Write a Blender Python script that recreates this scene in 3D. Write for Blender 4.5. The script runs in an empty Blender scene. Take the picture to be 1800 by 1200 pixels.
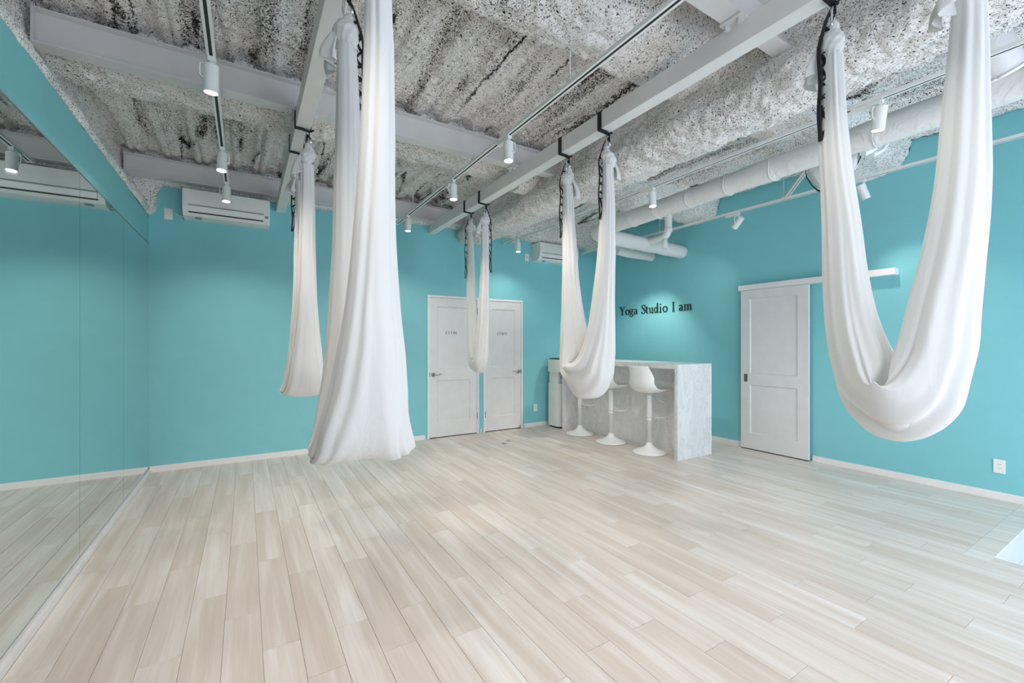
import bpy, bmesh, math, random
import numpy as np
from mathutils import Vector, Matrix

# ------------------------------------------------------------------ scene, camera, light
scene = bpy.context.scene
COL = scene.collection
PI = math.pi
YAW = math.atan(468 / 760)
cam_d = bpy.data.cameras.new('camera')
cam_d.sensor_width = 36.0
cam_d.lens = 36.0 * 760 / 1800
cam_d.shift_y = 5 / 1800
cam_d.clip_start = 0.05
cam = bpy.data.objects.new('camera', cam_d)
cam.location = (0, 0, 1.35)
cam.rotation_euler = (PI / 2, 0, -YAW)
COL.objects.link(cam)
scene.camera = cam

SKY_STRENGTH = 6.5
SPOT_W = 42.0
scene.view_settings.view_transform = 'Standard'
scene.view_settings.look = 'None'
scene.view_settings.gamma = 1.0
scene.view_settings.use_curve_mapping = False
scene.view_settings.exposure = 0.0
scene.cycles.use_denoising = True
scene.cycles.max_bounces = 10
scene.cycles.diffuse_bounces = 6
scene.cycles.caustics_reflective = False
scene.cycles.caustics_refractive = False
scene.cycles.sample_clamp_indirect = 6.0

world = bpy.data.worlds.new('daylight')
scene.world = world
world.use_nodes = True
wn = world.node_tree.nodes
wn['Background'].inputs['Color'].default_value = (0.80, 0.845, 1.0, 1)
wn['Background'].inputs['Strength'].default_value = SKY_STRENGTH

random.seed(7)
RNG = np.random.RandomState(11)

# room numbers (metres)
XL, XR, YB, YF = -0.867, 5.60, 5.88, -1.60
DECK = 3.37
WIN = [(-0.35, 1.25, 0.55, 2.45), (1.45, 3.05, 0.55, 2.45), (3.30, 5.35, -0.22, 2.45)]   # openings in the front wall x0,x1,z0,z1

# daylight portals in the window openings
for k, (a, b, c, d) in enumerate(WIN):
    ld = bpy.data.lights.new('window_portal', 'AREA')
    ld.shape = 'RECTANGLE'
    ld.size, ld.size_y = b - a, d - c
    ld.cycles.is_portal = True
    lo = bpy.data.objects.new('window_portal', ld)
    lo.location = ((a + b) / 2, YF - 0.16, (c + d) / 2)
    lo.rotation_euler = (PI / 2, 0, 0)
    COL.objects.link(lo)


# ------------------------------------------------------------------ materials
def new_mat(name):
    m = bpy.data.materials.new(name)
    m.use_nodes = True
    nt = m.node_tree
    return m, nt, nt.nodes['Principled BSDF']


def N(nt, typ, **kw):
    n = nt.nodes.new(typ)
    for k, v in kw.items():
        if k.startswith('i_'):
            n.inputs[k[2:].replace('_', ' ')].default_value = v
        else:
            setattr(n, k, v)
    return n


def L(nt, a, b):
    nt.links.new(a, b)


def ramp(nt, stops):
    r = nt.nodes.new('ShaderNodeValToRGB')
    el = r.color_ramp.elements
    while len(el) < len(stops):
        el.new(0.5)
    for e, (p, c) in zip(el, stops):
        e.position = p
        e.color = c if len(c) == 4 else (*c, 1)
    return r


def srgb(r, g, b):
    f = lambda v: (v / 12.92 if v <= 0.04045 else ((v + 0.055) / 1.055) ** 2.4)
    return (f(r / 255), f(g / 255), f(b / 255), 1)


def coords(nt, scale=(1, 1, 1), out='Object'):
    tc = N(nt, 'ShaderNodeTexCoord')
    mp = N(nt, 'ShaderNodeMapping')
    mp.inputs['Scale'].default_value = scale
    L(nt, tc.outputs[out], mp.inputs['Vector'])
    return mp.outputs['Vector']


def plain(name, col, rough=0.5, metal=0.0, bump=0.0, bscale=200.0, spec=0.5, vary=0.03):
    m, nt, p = new_mat(name)
    p.inputs['Roughness'].default_value = rough
    p.inputs['Metallic'].default_value = metal
    p.inputs['Specular IOR Level'].default_value = spec
    v = coords(nt)
    nz = N(nt, 'ShaderNodeTexNoise', i_Scale=6.0, i_Detail=3.0)
    L(nt, v, nz.inputs['Vector'])
    c0 = tuple(max(0, x * (1 - vary)) for x in col[:3])
    c1 = tuple(min(1, x * (1 + vary)) for x in col[:3])
    r = ramp(nt, [(0.3, c0), (0.7, c1)])
    L(nt, nz.outputs['Fac'], r.inputs['Fac'])
    L(nt, r.outputs['Color'], p.inputs['Base Color'])
    if bump:
        n2 = N(nt, 'ShaderNodeTexNoise', i_Scale=bscale, i_Detail=2.0)
        L(nt, v, n2.inputs['Vector'])
        b = N(nt, 'ShaderNodeBump', i_Strength=bump, i_Distance=0.002)
        L(nt, n2.outputs['Fac'], b.inputs['Height'])
        L(nt, b.outputs['Normal'], p.inputs['Normal'])
    return m


MAT = {}
MAT['teal'] = plain('teal_wall_paint', srgb(131, 203, 210), 0.55, bump=0.12, bscale=260, vary=0.015)
MAT['white_paint'] = plain('white_paint', srgb(232, 231, 228), 0.45)
MAT['door'] = plain('white_door_laminate', srgb(226, 226, 224), 0.42)
MAT['trim'] = plain('white_trim', srgb(236, 235, 233), 0.4)
MAT['steel'] = plain('pale_grey_steel_paint', srgb(214, 213, 212), 0.4)
MAT['plastic'] = plain('white_plastic', srgb(238, 239, 236), 0.35)
MAT['grey_plastic'] = plain('grey_plastic', srgb(150, 152, 150), 0.4)
MAT['dark'] = plain('dark_gap', srgb(38, 38, 38), 0.7)
MAT['black'] = plain('black_webbing', srgb(24, 24, 26), 0.75, bump=0.4, bscale=900)
MAT['ink'] = plain('black_lettering', srgb(20, 26, 28), 0.5)
MAT['grey_ink'] = plain('grey_lettering', srgb(40, 40, 40), 0.5)
MAT['chrome'] = plain('satin_metal', (0.42, 0.40, 0.38), 0.28, 1.0)
MAT['silver'] = plain('bright_metal', (0.72, 0.74, 0.76), 0.2, 1.0)
MAT['bronze'] = plain('brown_hinge', srgb(110, 95, 85), 0.4, 0.6)
MAT['subfloor'] = plain('joint_line', srgb(176, 160, 144), 0.8)
MAT['riser'] = plain('pale_step_board', srgb(206, 206, 212), 0.5)
MAT['tile'] = plain('white_entry_floor', srgb(236, 236, 236), 0.45)
MAT['concrete'] = plain('pale_concrete', srgb(190, 188, 184), 0.8, bump=0.3, bscale=60)


def mat_mirror():
    m, nt, p = new_mat('mirror_glass')
    p.inputs['Base Color'].default_value = (0.80, 0.87, 0.85, 1)
    p.inputs['Metallic'].default_value = 1
    p.inputs['Roughness'].default_value = 0.004
    return m


def mat_glass():
    m, nt, p = new_mat('window_glass')
    out = nt.nodes['Material Output']
    t = N(nt, 'ShaderNodeBsdfTransparent')
    t.inputs['Color'].default_value = (0.95, 0.98, 0.98, 1)
    g = N(nt, 'ShaderNodeBsdfGlossy')
    g.inputs['Roughness'].default_value = 0.02
    mx = N(nt, 'ShaderNodeMixShader')
    mx.inputs[0].default_value = 0.06
    L(nt, t.outputs[0], mx.inputs[1])
    L(nt, g.outputs[0], mx.inputs[2])
    L(nt, mx.outputs[0], out.inputs['Surface'])
    return m


def mat_lens():
    m, nt, p = new_mat('lit_lamp_lens')
    p.inputs['Base Color'].default_value = (1, 1, 1, 1)
    p.inputs['Emission Color'].default_value = (1, 0.95, 0.86, 1)
    p.inputs['Emission Strength'].default_value = 9.0
    return m


def mat_plank():
    m, nt, p = new_mat('whitewashed_plank')
    p.inputs['Roughness'].default_value = 0.36
    p.inputs['Specular IOR Level'].default_value = 0.4
    oi = N(nt, 'ShaderNodeObjectInfo')
    tc = N(nt, 'ShaderNodeTexCoord')
    geo = N(nt, 'ShaderNodeNewGeometry')
    off = N(nt, 'ShaderNodeVectorMath', operation='MULTIPLY')
    cmb = N(nt, 'ShaderNodeCombineXYZ')
    for k in 'XYZ':
        L(nt, oi.outputs['Random'], cmb.inputs[k])
    off.inputs[1].default_value = (13.0, 57.0, 31.0)
    L(nt, cmb.outputs[0], off.inputs[0])
    add = N(nt, 'ShaderNodeVectorMath', operation='ADD')
    L(nt, geo.outputs['Position'], add.inputs[0])
    L(nt, off.outputs[0], add.inputs[1])
    mp = N(nt, 'ShaderNodeMapping')
    mp.inputs['Scale'].default_value = (14, 0.85, 1)
    L(nt, add.outputs[0], mp.inputs['Vector'])
    n1 = N(nt, 'ShaderNodeTexNoise', i_Scale=1.0, i_Detail=3.0, i_Roughness=0.55, i_Distortion=0.3)
    L(nt, mp.outputs[0], n1.inputs['Vector'])
    mp2 = N(nt, 'ShaderNodeMapping')
    mp2.inputs['Scale'].default_value = (110, 3.0, 1)
    L(nt, add.outputs[0], mp2.inputs['Vector'])
    n2 = N(nt, 'ShaderNodeTexNoise', i_Scale=1.0, i_Detail=2.0)
    L(nt, mp2.outputs[0], n2.inputs['Vector'])
    # broad tone + per-plank tone + fine grain
    a = N(nt, 'ShaderNodeMath', operation='MULTIPLY_ADD')
    a.inputs[1].default_value = 0.16
    L(nt, oi.outputs['Random'], a.inputs[0])
    L(nt, n1.outputs['Fac'], a.inputs[2])
    b = N(nt, 'ShaderNodeMath', operation='MULTIPLY_ADD')
    b.inputs[1].default_value = 0.22
    L(nt, n2.outputs['Fac'], b.inputs[0])
    L(nt, a.outputs[0], b.inputs[2])
    r = ramp(nt, [(0.40, srgb(197, 184, 172)), (0.62, srgb(207, 196, 186)), (0.80, srgb(218, 211, 204)), (1.0, srgb(229, 226, 224))])
    L(nt, b.outputs[0], r.inputs['Fac'])
    L(nt, r.outputs['Color'], p.inputs['Base Color'])
    bp = N(nt, 'ShaderNodeBump', i_Strength=0.08, i_Distance=0.001)
    L(nt, n2.outputs['Fac'], bp.inputs['Height'])
    L(nt, bp.outputs['Normal'], p.inputs['Normal'])
    return m


def mat_cloth():
    m, nt, p = new_mat('white_hammock_cloth')
    out = nt.nodes['Material Output']
    p.inputs['Base Color'].default_value = srgb(243, 243, 241)
    p.inputs['Roughness'].default_value = 0.85
    p.inputs['Specular IOR Level'].default_value = 0.15
    v = coords(nt, (1, 1, 1))
    n = N(nt, 'ShaderNodeTexNoise', i_Scale=450.0, i_Detail=1.0)
    L(nt, v, n.inputs['Vector'])
    w = N(nt, 'ShaderNodeTexNoise', i_Scale=14.0, i_Detail=3.0, i_Distortion=0.6)
    mp = N(nt, 'ShaderNodeMapping')
    mp.inputs['Scale'].default_value = (1, 1, 0.18)
    L(nt, v, mp.inputs['Vector'])
    L(nt, mp.outputs[0], w.inputs['Vector'])
    b0 = N(nt, 'ShaderNodeBump', i_Strength=0.10, i_Distance=0.001)
    L(nt, n.outputs['Fac'], b0.inputs['Height'])
    b1 = N(nt, 'ShaderNodeBump', i_Strength=0.30, i_Distance=0.02)
    L(nt, w.outputs['Fac'], b1.inputs['Height'])
    L(nt, b0.outputs['Normal'], b1.inputs['Normal'])
    L(nt, b1.outputs['Normal'], p.inputs['Normal'])
    tr = N(nt, 'ShaderNodeBsdfTranslucent')
    tr.inputs['Color'].default_value = srgb(240, 240, 238)
    mx = N(nt, 'ShaderNodeMixShader')
    mx.inputs[0].default_value = 0.28
    L(nt, p.outputs[0], mx.inputs[1])
    L(nt, tr.outputs[0], mx.inputs[2])
    L(nt, mx.outputs[0], out.inputs['Surface'])
    return m


def mat_marble():
    m, nt, p = new_mat('white_marble')
    p.inputs['Roughness'].default_value = 0.22
    v = coords(nt, (1.6, 1.6, 0.7))
    n = N(nt, 'ShaderNodeTexNoise', i_Scale=5.0, i_Detail=8.0, i_Roughness=0.62, i_Distortion=0.7)
    L(nt, v, n.inputs['Vector'])
    r = ramp(nt, [(0.30, srgb(216, 217, 219)), (0.46, srgb(229, 229, 229)), (0.50, srgb(215, 216, 218)), (0.54, srgb(231, 231, 230)), (0.75, srgb(237, 236, 235))])
    L(nt, n.outputs['Fac'], r.inputs['Fac'])
    L(nt, r.outputs['Color'], p.inputs['Base Color'])
    return m


def mat_spray(name, streaks):
    """sprayed mineral wool: off-white flakes with dark specks, painted gap shade plus fibres; the deck also has dark streaks along its ribs"""
    m, nt, p = new_mat(name)
    p.inputs['Roughness'].default_value = 0.95
    p.inputs['Specular IOR Level'].default_value = 0.05
    geo = N(nt, 'ShaderNodeNewGeometry')
    warp = N(nt, 'ShaderNodeTexNoise', i_Scale=26.0, i_Detail=2.0)
    L(nt, geo.outputs['Position'], warp.inputs['Vector'])
    wv = N(nt, 'ShaderNodeVectorMath', operation='MULTIPLY_ADD')
    wv.inputs[1].default_value = (0.05, 0.05, 0.05)
    L(nt, warp.outputs['Color'], wv.inputs[0])
    L(nt, geo.outputs['Position'], wv.inputs[2])
    fl = N(nt, 'ShaderNodeTexNoise', i_Scale=112.0, i_Detail=2.5, i_Roughness=0.55, i_Distortion=0.7)
    L(nt, wv.outputs[0], fl.inputs['Vector'])
    big = N(nt, 'ShaderNodeTexNoise', i_Scale=1.7, i_Detail=4.0)
    L(nt, geo.outputs['Position'], big.inputs['Vector'])
    # dark specks: shade of gaps between flakes painted in, plus fibres; density varies
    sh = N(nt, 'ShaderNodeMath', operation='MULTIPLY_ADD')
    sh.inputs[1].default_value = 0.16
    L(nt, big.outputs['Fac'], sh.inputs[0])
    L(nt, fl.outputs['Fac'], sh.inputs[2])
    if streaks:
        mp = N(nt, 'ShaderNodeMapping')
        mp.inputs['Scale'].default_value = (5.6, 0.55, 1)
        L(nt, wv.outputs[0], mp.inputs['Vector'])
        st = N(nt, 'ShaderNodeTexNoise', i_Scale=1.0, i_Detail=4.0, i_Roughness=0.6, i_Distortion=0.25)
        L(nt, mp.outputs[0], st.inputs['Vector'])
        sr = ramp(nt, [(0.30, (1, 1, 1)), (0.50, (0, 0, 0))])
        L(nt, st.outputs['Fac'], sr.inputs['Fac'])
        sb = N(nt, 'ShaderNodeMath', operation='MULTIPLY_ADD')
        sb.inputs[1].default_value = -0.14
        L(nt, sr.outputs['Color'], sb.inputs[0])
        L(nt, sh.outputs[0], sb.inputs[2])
        # long dark crack-like lines along the ribs
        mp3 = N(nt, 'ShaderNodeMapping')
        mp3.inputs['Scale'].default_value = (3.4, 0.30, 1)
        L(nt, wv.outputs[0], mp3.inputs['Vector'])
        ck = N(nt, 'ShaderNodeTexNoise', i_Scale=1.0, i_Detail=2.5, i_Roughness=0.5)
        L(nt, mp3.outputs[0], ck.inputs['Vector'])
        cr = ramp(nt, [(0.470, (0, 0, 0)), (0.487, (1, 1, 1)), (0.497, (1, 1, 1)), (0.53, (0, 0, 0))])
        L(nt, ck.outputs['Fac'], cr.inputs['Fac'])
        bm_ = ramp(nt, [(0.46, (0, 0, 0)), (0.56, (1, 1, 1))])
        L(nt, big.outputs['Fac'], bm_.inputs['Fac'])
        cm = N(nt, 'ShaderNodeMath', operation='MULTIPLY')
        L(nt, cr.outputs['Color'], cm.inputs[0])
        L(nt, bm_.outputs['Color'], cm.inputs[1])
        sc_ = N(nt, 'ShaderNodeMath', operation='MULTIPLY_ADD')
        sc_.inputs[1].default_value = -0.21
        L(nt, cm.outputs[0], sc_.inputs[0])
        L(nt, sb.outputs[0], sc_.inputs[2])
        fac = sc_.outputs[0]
    else:
        fac = sh.outputs[0]
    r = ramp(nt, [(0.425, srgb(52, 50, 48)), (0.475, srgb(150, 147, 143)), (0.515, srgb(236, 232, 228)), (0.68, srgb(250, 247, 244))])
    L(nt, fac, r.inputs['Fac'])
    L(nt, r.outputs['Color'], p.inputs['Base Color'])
    b = N(nt, 'ShaderNodeBump', i_Strength=0.7, i_Distance=0.010)
    L(nt, fl.outputs['Fac'], b.inputs['Height'])
    L(nt, b.outputs['Normal'], p.inputs['Normal'])
    return m


def mat_duct():
    m, nt, p = new_mat('white_duct_wrap')
    p.inputs['Base Color'].default_value = srgb(228, 228, 226)
    p.inputs['Roughness'].default_value = 0.5
    geo = N(nt, 'ShaderNodeNewGeometry')
    n = N(nt, 'ShaderNodeTexNoise', i_Scale=11.0, i_Detail=4.0, i_Distortion=1.2)
    L(nt, geo.outputs['Position'], n.inputs['Vector'])
    b = N(nt, 'ShaderNodeBump', i_Strength=0.5, i_Distance=0.02)
    L(nt, n.outputs['Fac'], b.inputs['Height'])
    L(nt, b.outputs['Normal'], p.inputs['Normal'])
    return m


MAT['mirror'] = mat_mirror()
MAT['glass'] = mat_glass()
MAT['lens'] = mat_lens()
MAT['plank'] = mat_plank()
MAT['cloth'] = mat_cloth()
MAT['marble'] = mat_marble()
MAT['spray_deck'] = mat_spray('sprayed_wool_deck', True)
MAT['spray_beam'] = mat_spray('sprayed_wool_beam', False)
MAT['duct'] = mat_duct()


# ------------------------------------------------------------------ mesh helpers
def link(name, me, mat, parent=None, loc=None):
    o = bpy.data.objects.new(name, me)
    if mat is not None and not me.materials:
        me.materials.append(MAT[mat] if isinstance(mat, str) else mat)
    COL.objects.link(o)
    if parent is not None:
        o.parent = parent
    if loc is not None:
        o.location = loc
    return o


class B:
    """collects shapes in local coordinates, then links them as one mesh"""

    def __init__(s):
        s.v, s.f, s.sm = [], [], []

    def add(s, vs, fs, smooth=False):
        n = len(s.v)
        s.v += [tuple(p) for p in vs]
        s.f += [tuple(i + n for i in f) for f in fs]
        s.sm += [smooth] * len(fs)
        return s

    def box(s, x0, x1, y0, y1, z0, z1, bev=0.0):
        if bev > 0:
            bm = bmesh.new()
            bmesh.ops.create_cube(bm, size=1.0)
            for v in bm.verts:
                v.co = Vector(((x0 + x1) / 2 + v.co.x * (x1 - x0), (y0 + y1) / 2 + v.co.y * (y1 - y0), (z0 + z1) / 2 + v.co.z * (z1 - z0)))
            bmesh.ops.bevel(bm, geom=bm.edges[:], offset=bev, segments=2, affect='EDGES', profile=0.6)
            bm.verts.ensure_lookup_table()
            vs = [v.co[:] for v in bm.verts]
            fs = [[v.index for v in f.verts] for f in bm.faces]
            bm.free()
            return s.add(vs, fs)
        vs = [(x, y, z) for z in (z0, z1) for y in (y0, y1) for x in (x0, x1)]
        return s.add(vs, [(0, 2, 3, 1), (4, 5, 7, 6), (0, 1, 5, 4), (2, 6, 7, 3), (0, 4, 6, 2), (1, 3, 7, 5)])

    def tube(s, pts, r, seg=12, cap=True, smooth=True):
        pts = [Vector(p) for p in pts]
        rs = r if isinstance(r, (list, tuple)) else [r] * len(pts)
        up = Vector((0, 0, 1))
        t0 = (pts[1] - pts[0]).normalized()
        if abs(t0.dot(up)) > 0.9:
            up = Vector((1, 0, 0))
        nrm = (up - t0 * up.dot(t0)).normalized()
        vs = []
        for i, p in enumerate(pts):
            if i == 0:
                t = t0
            elif i == len(pts) - 1:
                t = (pts[i] - pts[i - 1]).normalized()
            else:
                t = ((pts[i + 1] - pts[i]).normalized() + (pts[i] - pts[i - 1]).normalized()).normalized()
            nrm = (nrm - t * nrm.dot(t)).normalized()
            bn = t.cross(nrm)
            for k in range(seg):
                a = 2 * PI * k / seg
                vs.append(p + (nrm * math.cos(a) + bn * math.sin(a)) * rs[i])
        fs = []
        for i in range(len(pts) - 1):
            for k in range(seg):
                k2 = (k + 1) % seg
                fs.append((i * seg + k, i * seg + k2, (i + 1) * seg + k2, (i + 1) * seg + k))
        n = len(s.v)
        s.add(vs, fs, smooth)
        if cap:
            s.f.append(tuple(n + k for k in reversed(range(seg))))
            s.f.append(tuple(n + (len(pts) - 1) * seg + k for k in range(seg)))
            s.sm += [False, False]
        return s

    def lathe(s, prof, seg=32, c=(0, 0), smooth=True, cap=True):
        """prof: list of (r, z) bottom to top around a vertical axis at c"""
        vs = [(c[0] + r * math.cos(2 * PI * k / seg), c[1] + r * math.sin(2 * PI * k / seg), z) for r, z in prof for k in range(seg)]
        fs = [(i * seg + k, i * seg + (k + 1) % seg, (i + 1) * seg + (k + 1) % seg, (i + 1) * seg + k) for i in range(len(prof) - 1) for k in range(seg)]
        n = len(s.v)
        s.add(vs, fs, smooth)
        if cap:
            s.f.append(tuple(n + k for k in reversed(range(seg))))
            s.f.append(tuple(n + (len(prof) - 1) * seg + k for k in range(seg)))
            s.sm += [False, False]
        return s

    def prism(s, poly, ax, a0, a1, smooth=False):
        """poly in the plane across axis ax ('x': (y,z), 'y': (x,z), 'z': (x,y)) swept from a0 to a1"""
        def mk(p, a):
            return {'x': (a, p[0], p[1]), 'y': (p[0], a, p[1]), 'z': (p[0], p[1], a)}[ax]
        n = len(poly)
        vs = [mk(p, a0) for p in poly] + [mk(p, a1) for p in poly]
        fs = [(i, (i + 1) % n, n + (i + 1) % n, n + i) for i in range(n)]
        s.add(vs, fs, smooth)
        k = len(s.v) - 2 * n
        s.f.append(tuple(k + i for i in reversed(range(n))))
        s.f.append(tuple(k + n + i for i in range(n)))
        s.sm += [False, False]
        return s

    def ribbon(s, pts, side, w, t):
        """flat band along pts, w wide along side, t thick"""
        pts = [Vector(p) for p in pts]
        side = Vector(side).normalized()
        vs = []
        for i, p in enumerate(pts):
            a = pts[max(0, i - 1)]
            b = pts[min(len(pts) - 1, i + 1)]
            tg = (b - a).normalized()
            n = tg.cross(side)
            n = n.normalized() if n.length > 1e-6 else Vector((0, 0, 1))
            for q in ((-1, -1), (1, -1), (1, 1), (-1, 1)):
                vs.append(p + side * (q[0] * w / 2) + n * (q[1] * t / 2))
        fs = []
        for i in range(len(pts) - 1):
            for k in range(4):
                fs.append((4 * i + k, 4 * i + (k + 1) % 4, 4 * i + 4 + (k + 1) % 4, 4 * i + 4 + k))
        m = 4 * (len(pts) - 1)
        fs += [(3, 2, 1, 0), (m, m + 1, m + 2, m + 3)]
        return s.add(vs, fs)

    def mesh(s, name):
        me = bpy.data.meshes.new(name)
        me.from_pydata(s.v, [], s.f)
        bm = bmesh.new()
        bm.from_mesh(me)
        bmesh.ops.recalc_face_normals(bm, faces=bm.faces[:])
        bm.to_mesh(me)
        bm.free()
        if any(s.sm):
            me.polygons.foreach_set('use_smooth', s.sm)
        return me

    def build(s, name, mat, parent=None, world=False, loc=None):
        """world=True: the shapes were given in world space; shift them under an unrotated parent (or onto loc)"""
        base = None
        if world and parent is not None:
            base = Vector(parent['base'])
        elif loc is not None:
            base = Vector(loc)
        if base is not None:
            s.v = [(a - base.x, b - base.y, c - base.z) for a, b, c in s.v]
        return link(name, s.mesh(name), mat, parent, loc)


def thing(name, label, cat, loc=(0, 0, 0), rz=0, group=None):
    o = bpy.data.objects.new(name, None)
    o.empty_display_size = 0.05
    COL.objects.link(o)
    o.location = loc
    o.rotation_euler = (0, 0, rz)
    o['label'], o['category'] = label, cat
    o['base'] = tuple(loc)
    if group:
        o['group'] = group
    return o


def tag(o, label, cat, group=None):
    o['label'], o['category'] = label, cat
    if group:
        o['group'] = group
    return o


def struct(o, label=None):
    o['kind'] = 'structure'
    if label:
        o['label'] = label
    return o


def setting(name, label, loc=(0, 0, 0)):
    o = bpy.data.objects.new(name, None)
    o.empty_display_size = 0.05
    COL.objects.link(o)
    o.location = loc
    o['base'] = tuple(loc)
    o['kind'] = 'structure'
    o['label'] = label
    return o


# ---- numpy noise and dense grids
def vnoise(P, scale, seed=0):
    Q = P * scale + seed * 17.31
    I = np.floor(Q).astype(np.int64)
    Fr = Q - I
    U = Fr * Fr * (3 - 2 * Fr)

    def h(i, j, k):
        n = (i * 374761393 + j * 668265263 + k * 2147483647 + seed * 1274126177) & 0xffffffff
        n = ((n ^ (n >> 13)) * 1274126177) & 0xffffffff
        n = n ^ (n >> 16)
        return (n & 0xffff) / 65535.0
    i, j, k = I[:, 0], I[:, 1], I[:, 2]
    u, v, w = U[:, 0], U[:, 1], U[:, 2]
    c = lambda a, b, t: a + (b - a) * t
    x00 = c(h(i, j, k), h(i + 1, j, k), u)
    x10 = c(h(i, j + 1, k), h(i + 1, j + 1, k), u)
    x01 = c(h(i, j, k + 1), h(i + 1, j, k + 1), u)
    x11 = c(h(i, j + 1, k + 1), h(i + 1, j + 1, k + 1), u)
    return c(c(x00, x10, v), c(x01, x11, v), w) * 2 - 1


def fluff(P, amp=1.0):
    return amp * (0.017 * vnoise(P, 3.2, 1) + 0.011 * vnoise(P, 9.0, 2) + 0.009 * vnoise(P, 26.0, 3) + 0.007 * vnoise(P, 55.0, 4))


def grid_mesh(name, V, nu, nv, smooth=True, closed_v=False):
    """V: (nu*nv,3) row major; quads between rows"""
    me = bpy.data.meshes.new(name)
    a = np.arange(nu * nv).reshape(nu, nv)
    if closed_v:
        b = np.roll(a, -1, axis=1)
        q = np.stack([a[:-1], b[:-1], b[1:], a[1:]], -1).reshape(-1, 4)
    else:
        q = np.stack([a[:-1, :-1], a[:-1, 1:], a[1:, 1:], a[1:, :-1]], -1).reshape(-1, 4)
    nf = len(q)
    me.vertices.add(len(V))
    me.vertices.foreach_set('co', np.asarray(V, dtype=np.float32).ravel())
    me.loops.add(nf * 4)
    me.loops.foreach_set('vertex_index', q.astype(np.int32).ravel())
    me.polygons.add(nf)
    me.polygons.foreach_set('loop_start', np.arange(0, nf * 4, 4, dtype=np.int32))
    me.polygons.foreach_set('loop_total', np.full(nf, 4, dtype=np.int32))
    me.polygons.foreach_set('use_smooth', np.full(nf, smooth, dtype=bool))
    me.update(calc_edges=True)
    me.validate()
    return me


# ------------------------------------------------------------------ room shell
WT = 0.15
# back wall with two door openings' worth of plain wall (the doors hang in casings on it)
D1, D2, DH = (2.20, 3.02), (3.10, 3.815), 2.055
w = B()
w.box(XL - 0.25, D1[0] + 0.02, YB, YB + WT, -0.3, 3.6)
w.box(D1[1] - 0.02, D2[0] + 0.02, YB, YB + WT, -0.3, DH - 0.02)
w.box(D1[0] + 0.02, D2[1] - 0.02, YB + 0.07, YB + WT, -0.3, 0.0)
w.box(D2[1] - 0.02, XR + WT, YB, YB + WT, -0.3, 3.6)
w.box(D1[0] + 0.02, D2[1] - 0.02, YB, YB + WT, DH - 0.02, 3.6)
struct(w.build('wall_back', 'teal'), 'turquoise back wall with two white doors and air conditioners')
w = B().box(XL - 0.03, XL, YF, YB, 2.404, 2.712).box(XL - 0.03, XL - 0.012, YF, YB, -0.3, 2.404).box(XL - 0.40, XL - 0.25, YF - WT, YB + WT, -0.3, 3.6)
struct(w.build('wall_left', 'teal'), 'turquoise band of wall above the wall-length mirror')
w = B().box(XR, XR + WT, YF, YB + WT, -0.35, 3.6)
struct(w.build('wall_right', 'teal'), 'turquoise right wall with sign lettering and white sliding door')
w = B()
xs = [XL - 0.25] + [v for q in WIN for v in q[:2]] + [XR + WT]
for k in range(0, len(xs), 2):
    w.box(xs[k], xs[k + 1], YF - WT, YF, -0.35, 3.6)
for a, b, c, d in WIN:
    w.box(a, b, YF - WT, YF, d, 3.6)
    if True:
        w.box(a, b, YF - WT, YF, -0.35, c)
struct(w.build('wall_front', 'white_paint'), 'white wall with tall windows behind the viewer')
for k, (a, b, c, d) in enumerate(WIN):
    nm = 'window_%d' % (k + 1) if k < 2 else 'door_4'
    root = setting(nm, 'large window in the wall behind the viewer' if k < 2 else 'glazed entrance door at the sunken entry', ((a + b) / 2, YF - 0.1, c))
    fr = B()
    e = 0.05
    fr.box(a, a + e, YF - 0.12, YF - 0.06, c, d).box(b - e, b, YF - 0.12, YF - 0.06, c, d)
    fr.box(a + e, b - e, YF - 0.12, YF - 0.06, c, c + e).box(a + e, b - e, YF - 0.12, YF - 0.06, d - e, d)
    m = (a + b) / 2
    fr.box(m - e / 2, m + e / 2, YF - 0.12, YF - 0.06, c + e, d - e)
    fr.build('window_frame', 'trim', root, world=True)
    for x0, x1 in ((a + e, m - e / 2), (m + e / 2, b - e)):
        B().box(x0, x1, YF - 0.093, YF - 0.087, c + e, d - e).build('pane', 'glass', root, world=True)

# baseboards
BH, BT = 0.062, 0.012


def baseboard(name, segs, label):
    b = B()
    for (x0, y0, x1, y1) in segs:
        b.box(x0, x1, y0, y1, 0.0, BH - 0.012)
        if y1 - y0 < 0.05:
            b.box(x0, x1, y0 + 0.004, y1, BH - 0.012, BH)
        else:
            b.box(x0 + 0.004, x1, y0, y1, BH - 0.012, BH)
    struct(b.build(name, 'trim'), label)


baseboard('baseboard_back', [(XL + 0.005, YB - BT, D1[0] - 0.032, YB), (D1[1] + 0.03, YB - BT, D2[0] - 0.03, YB), (D2[1] + 0.032, YB - BT, XR - BT, YB)], 'white baseboard along the back wall')
baseboard('baseboard_right', [(XR - BT, 0.735, XR, 2.44), (XR - BT, 3.27, XR, YB)], 'white baseboard along the right wall')

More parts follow.
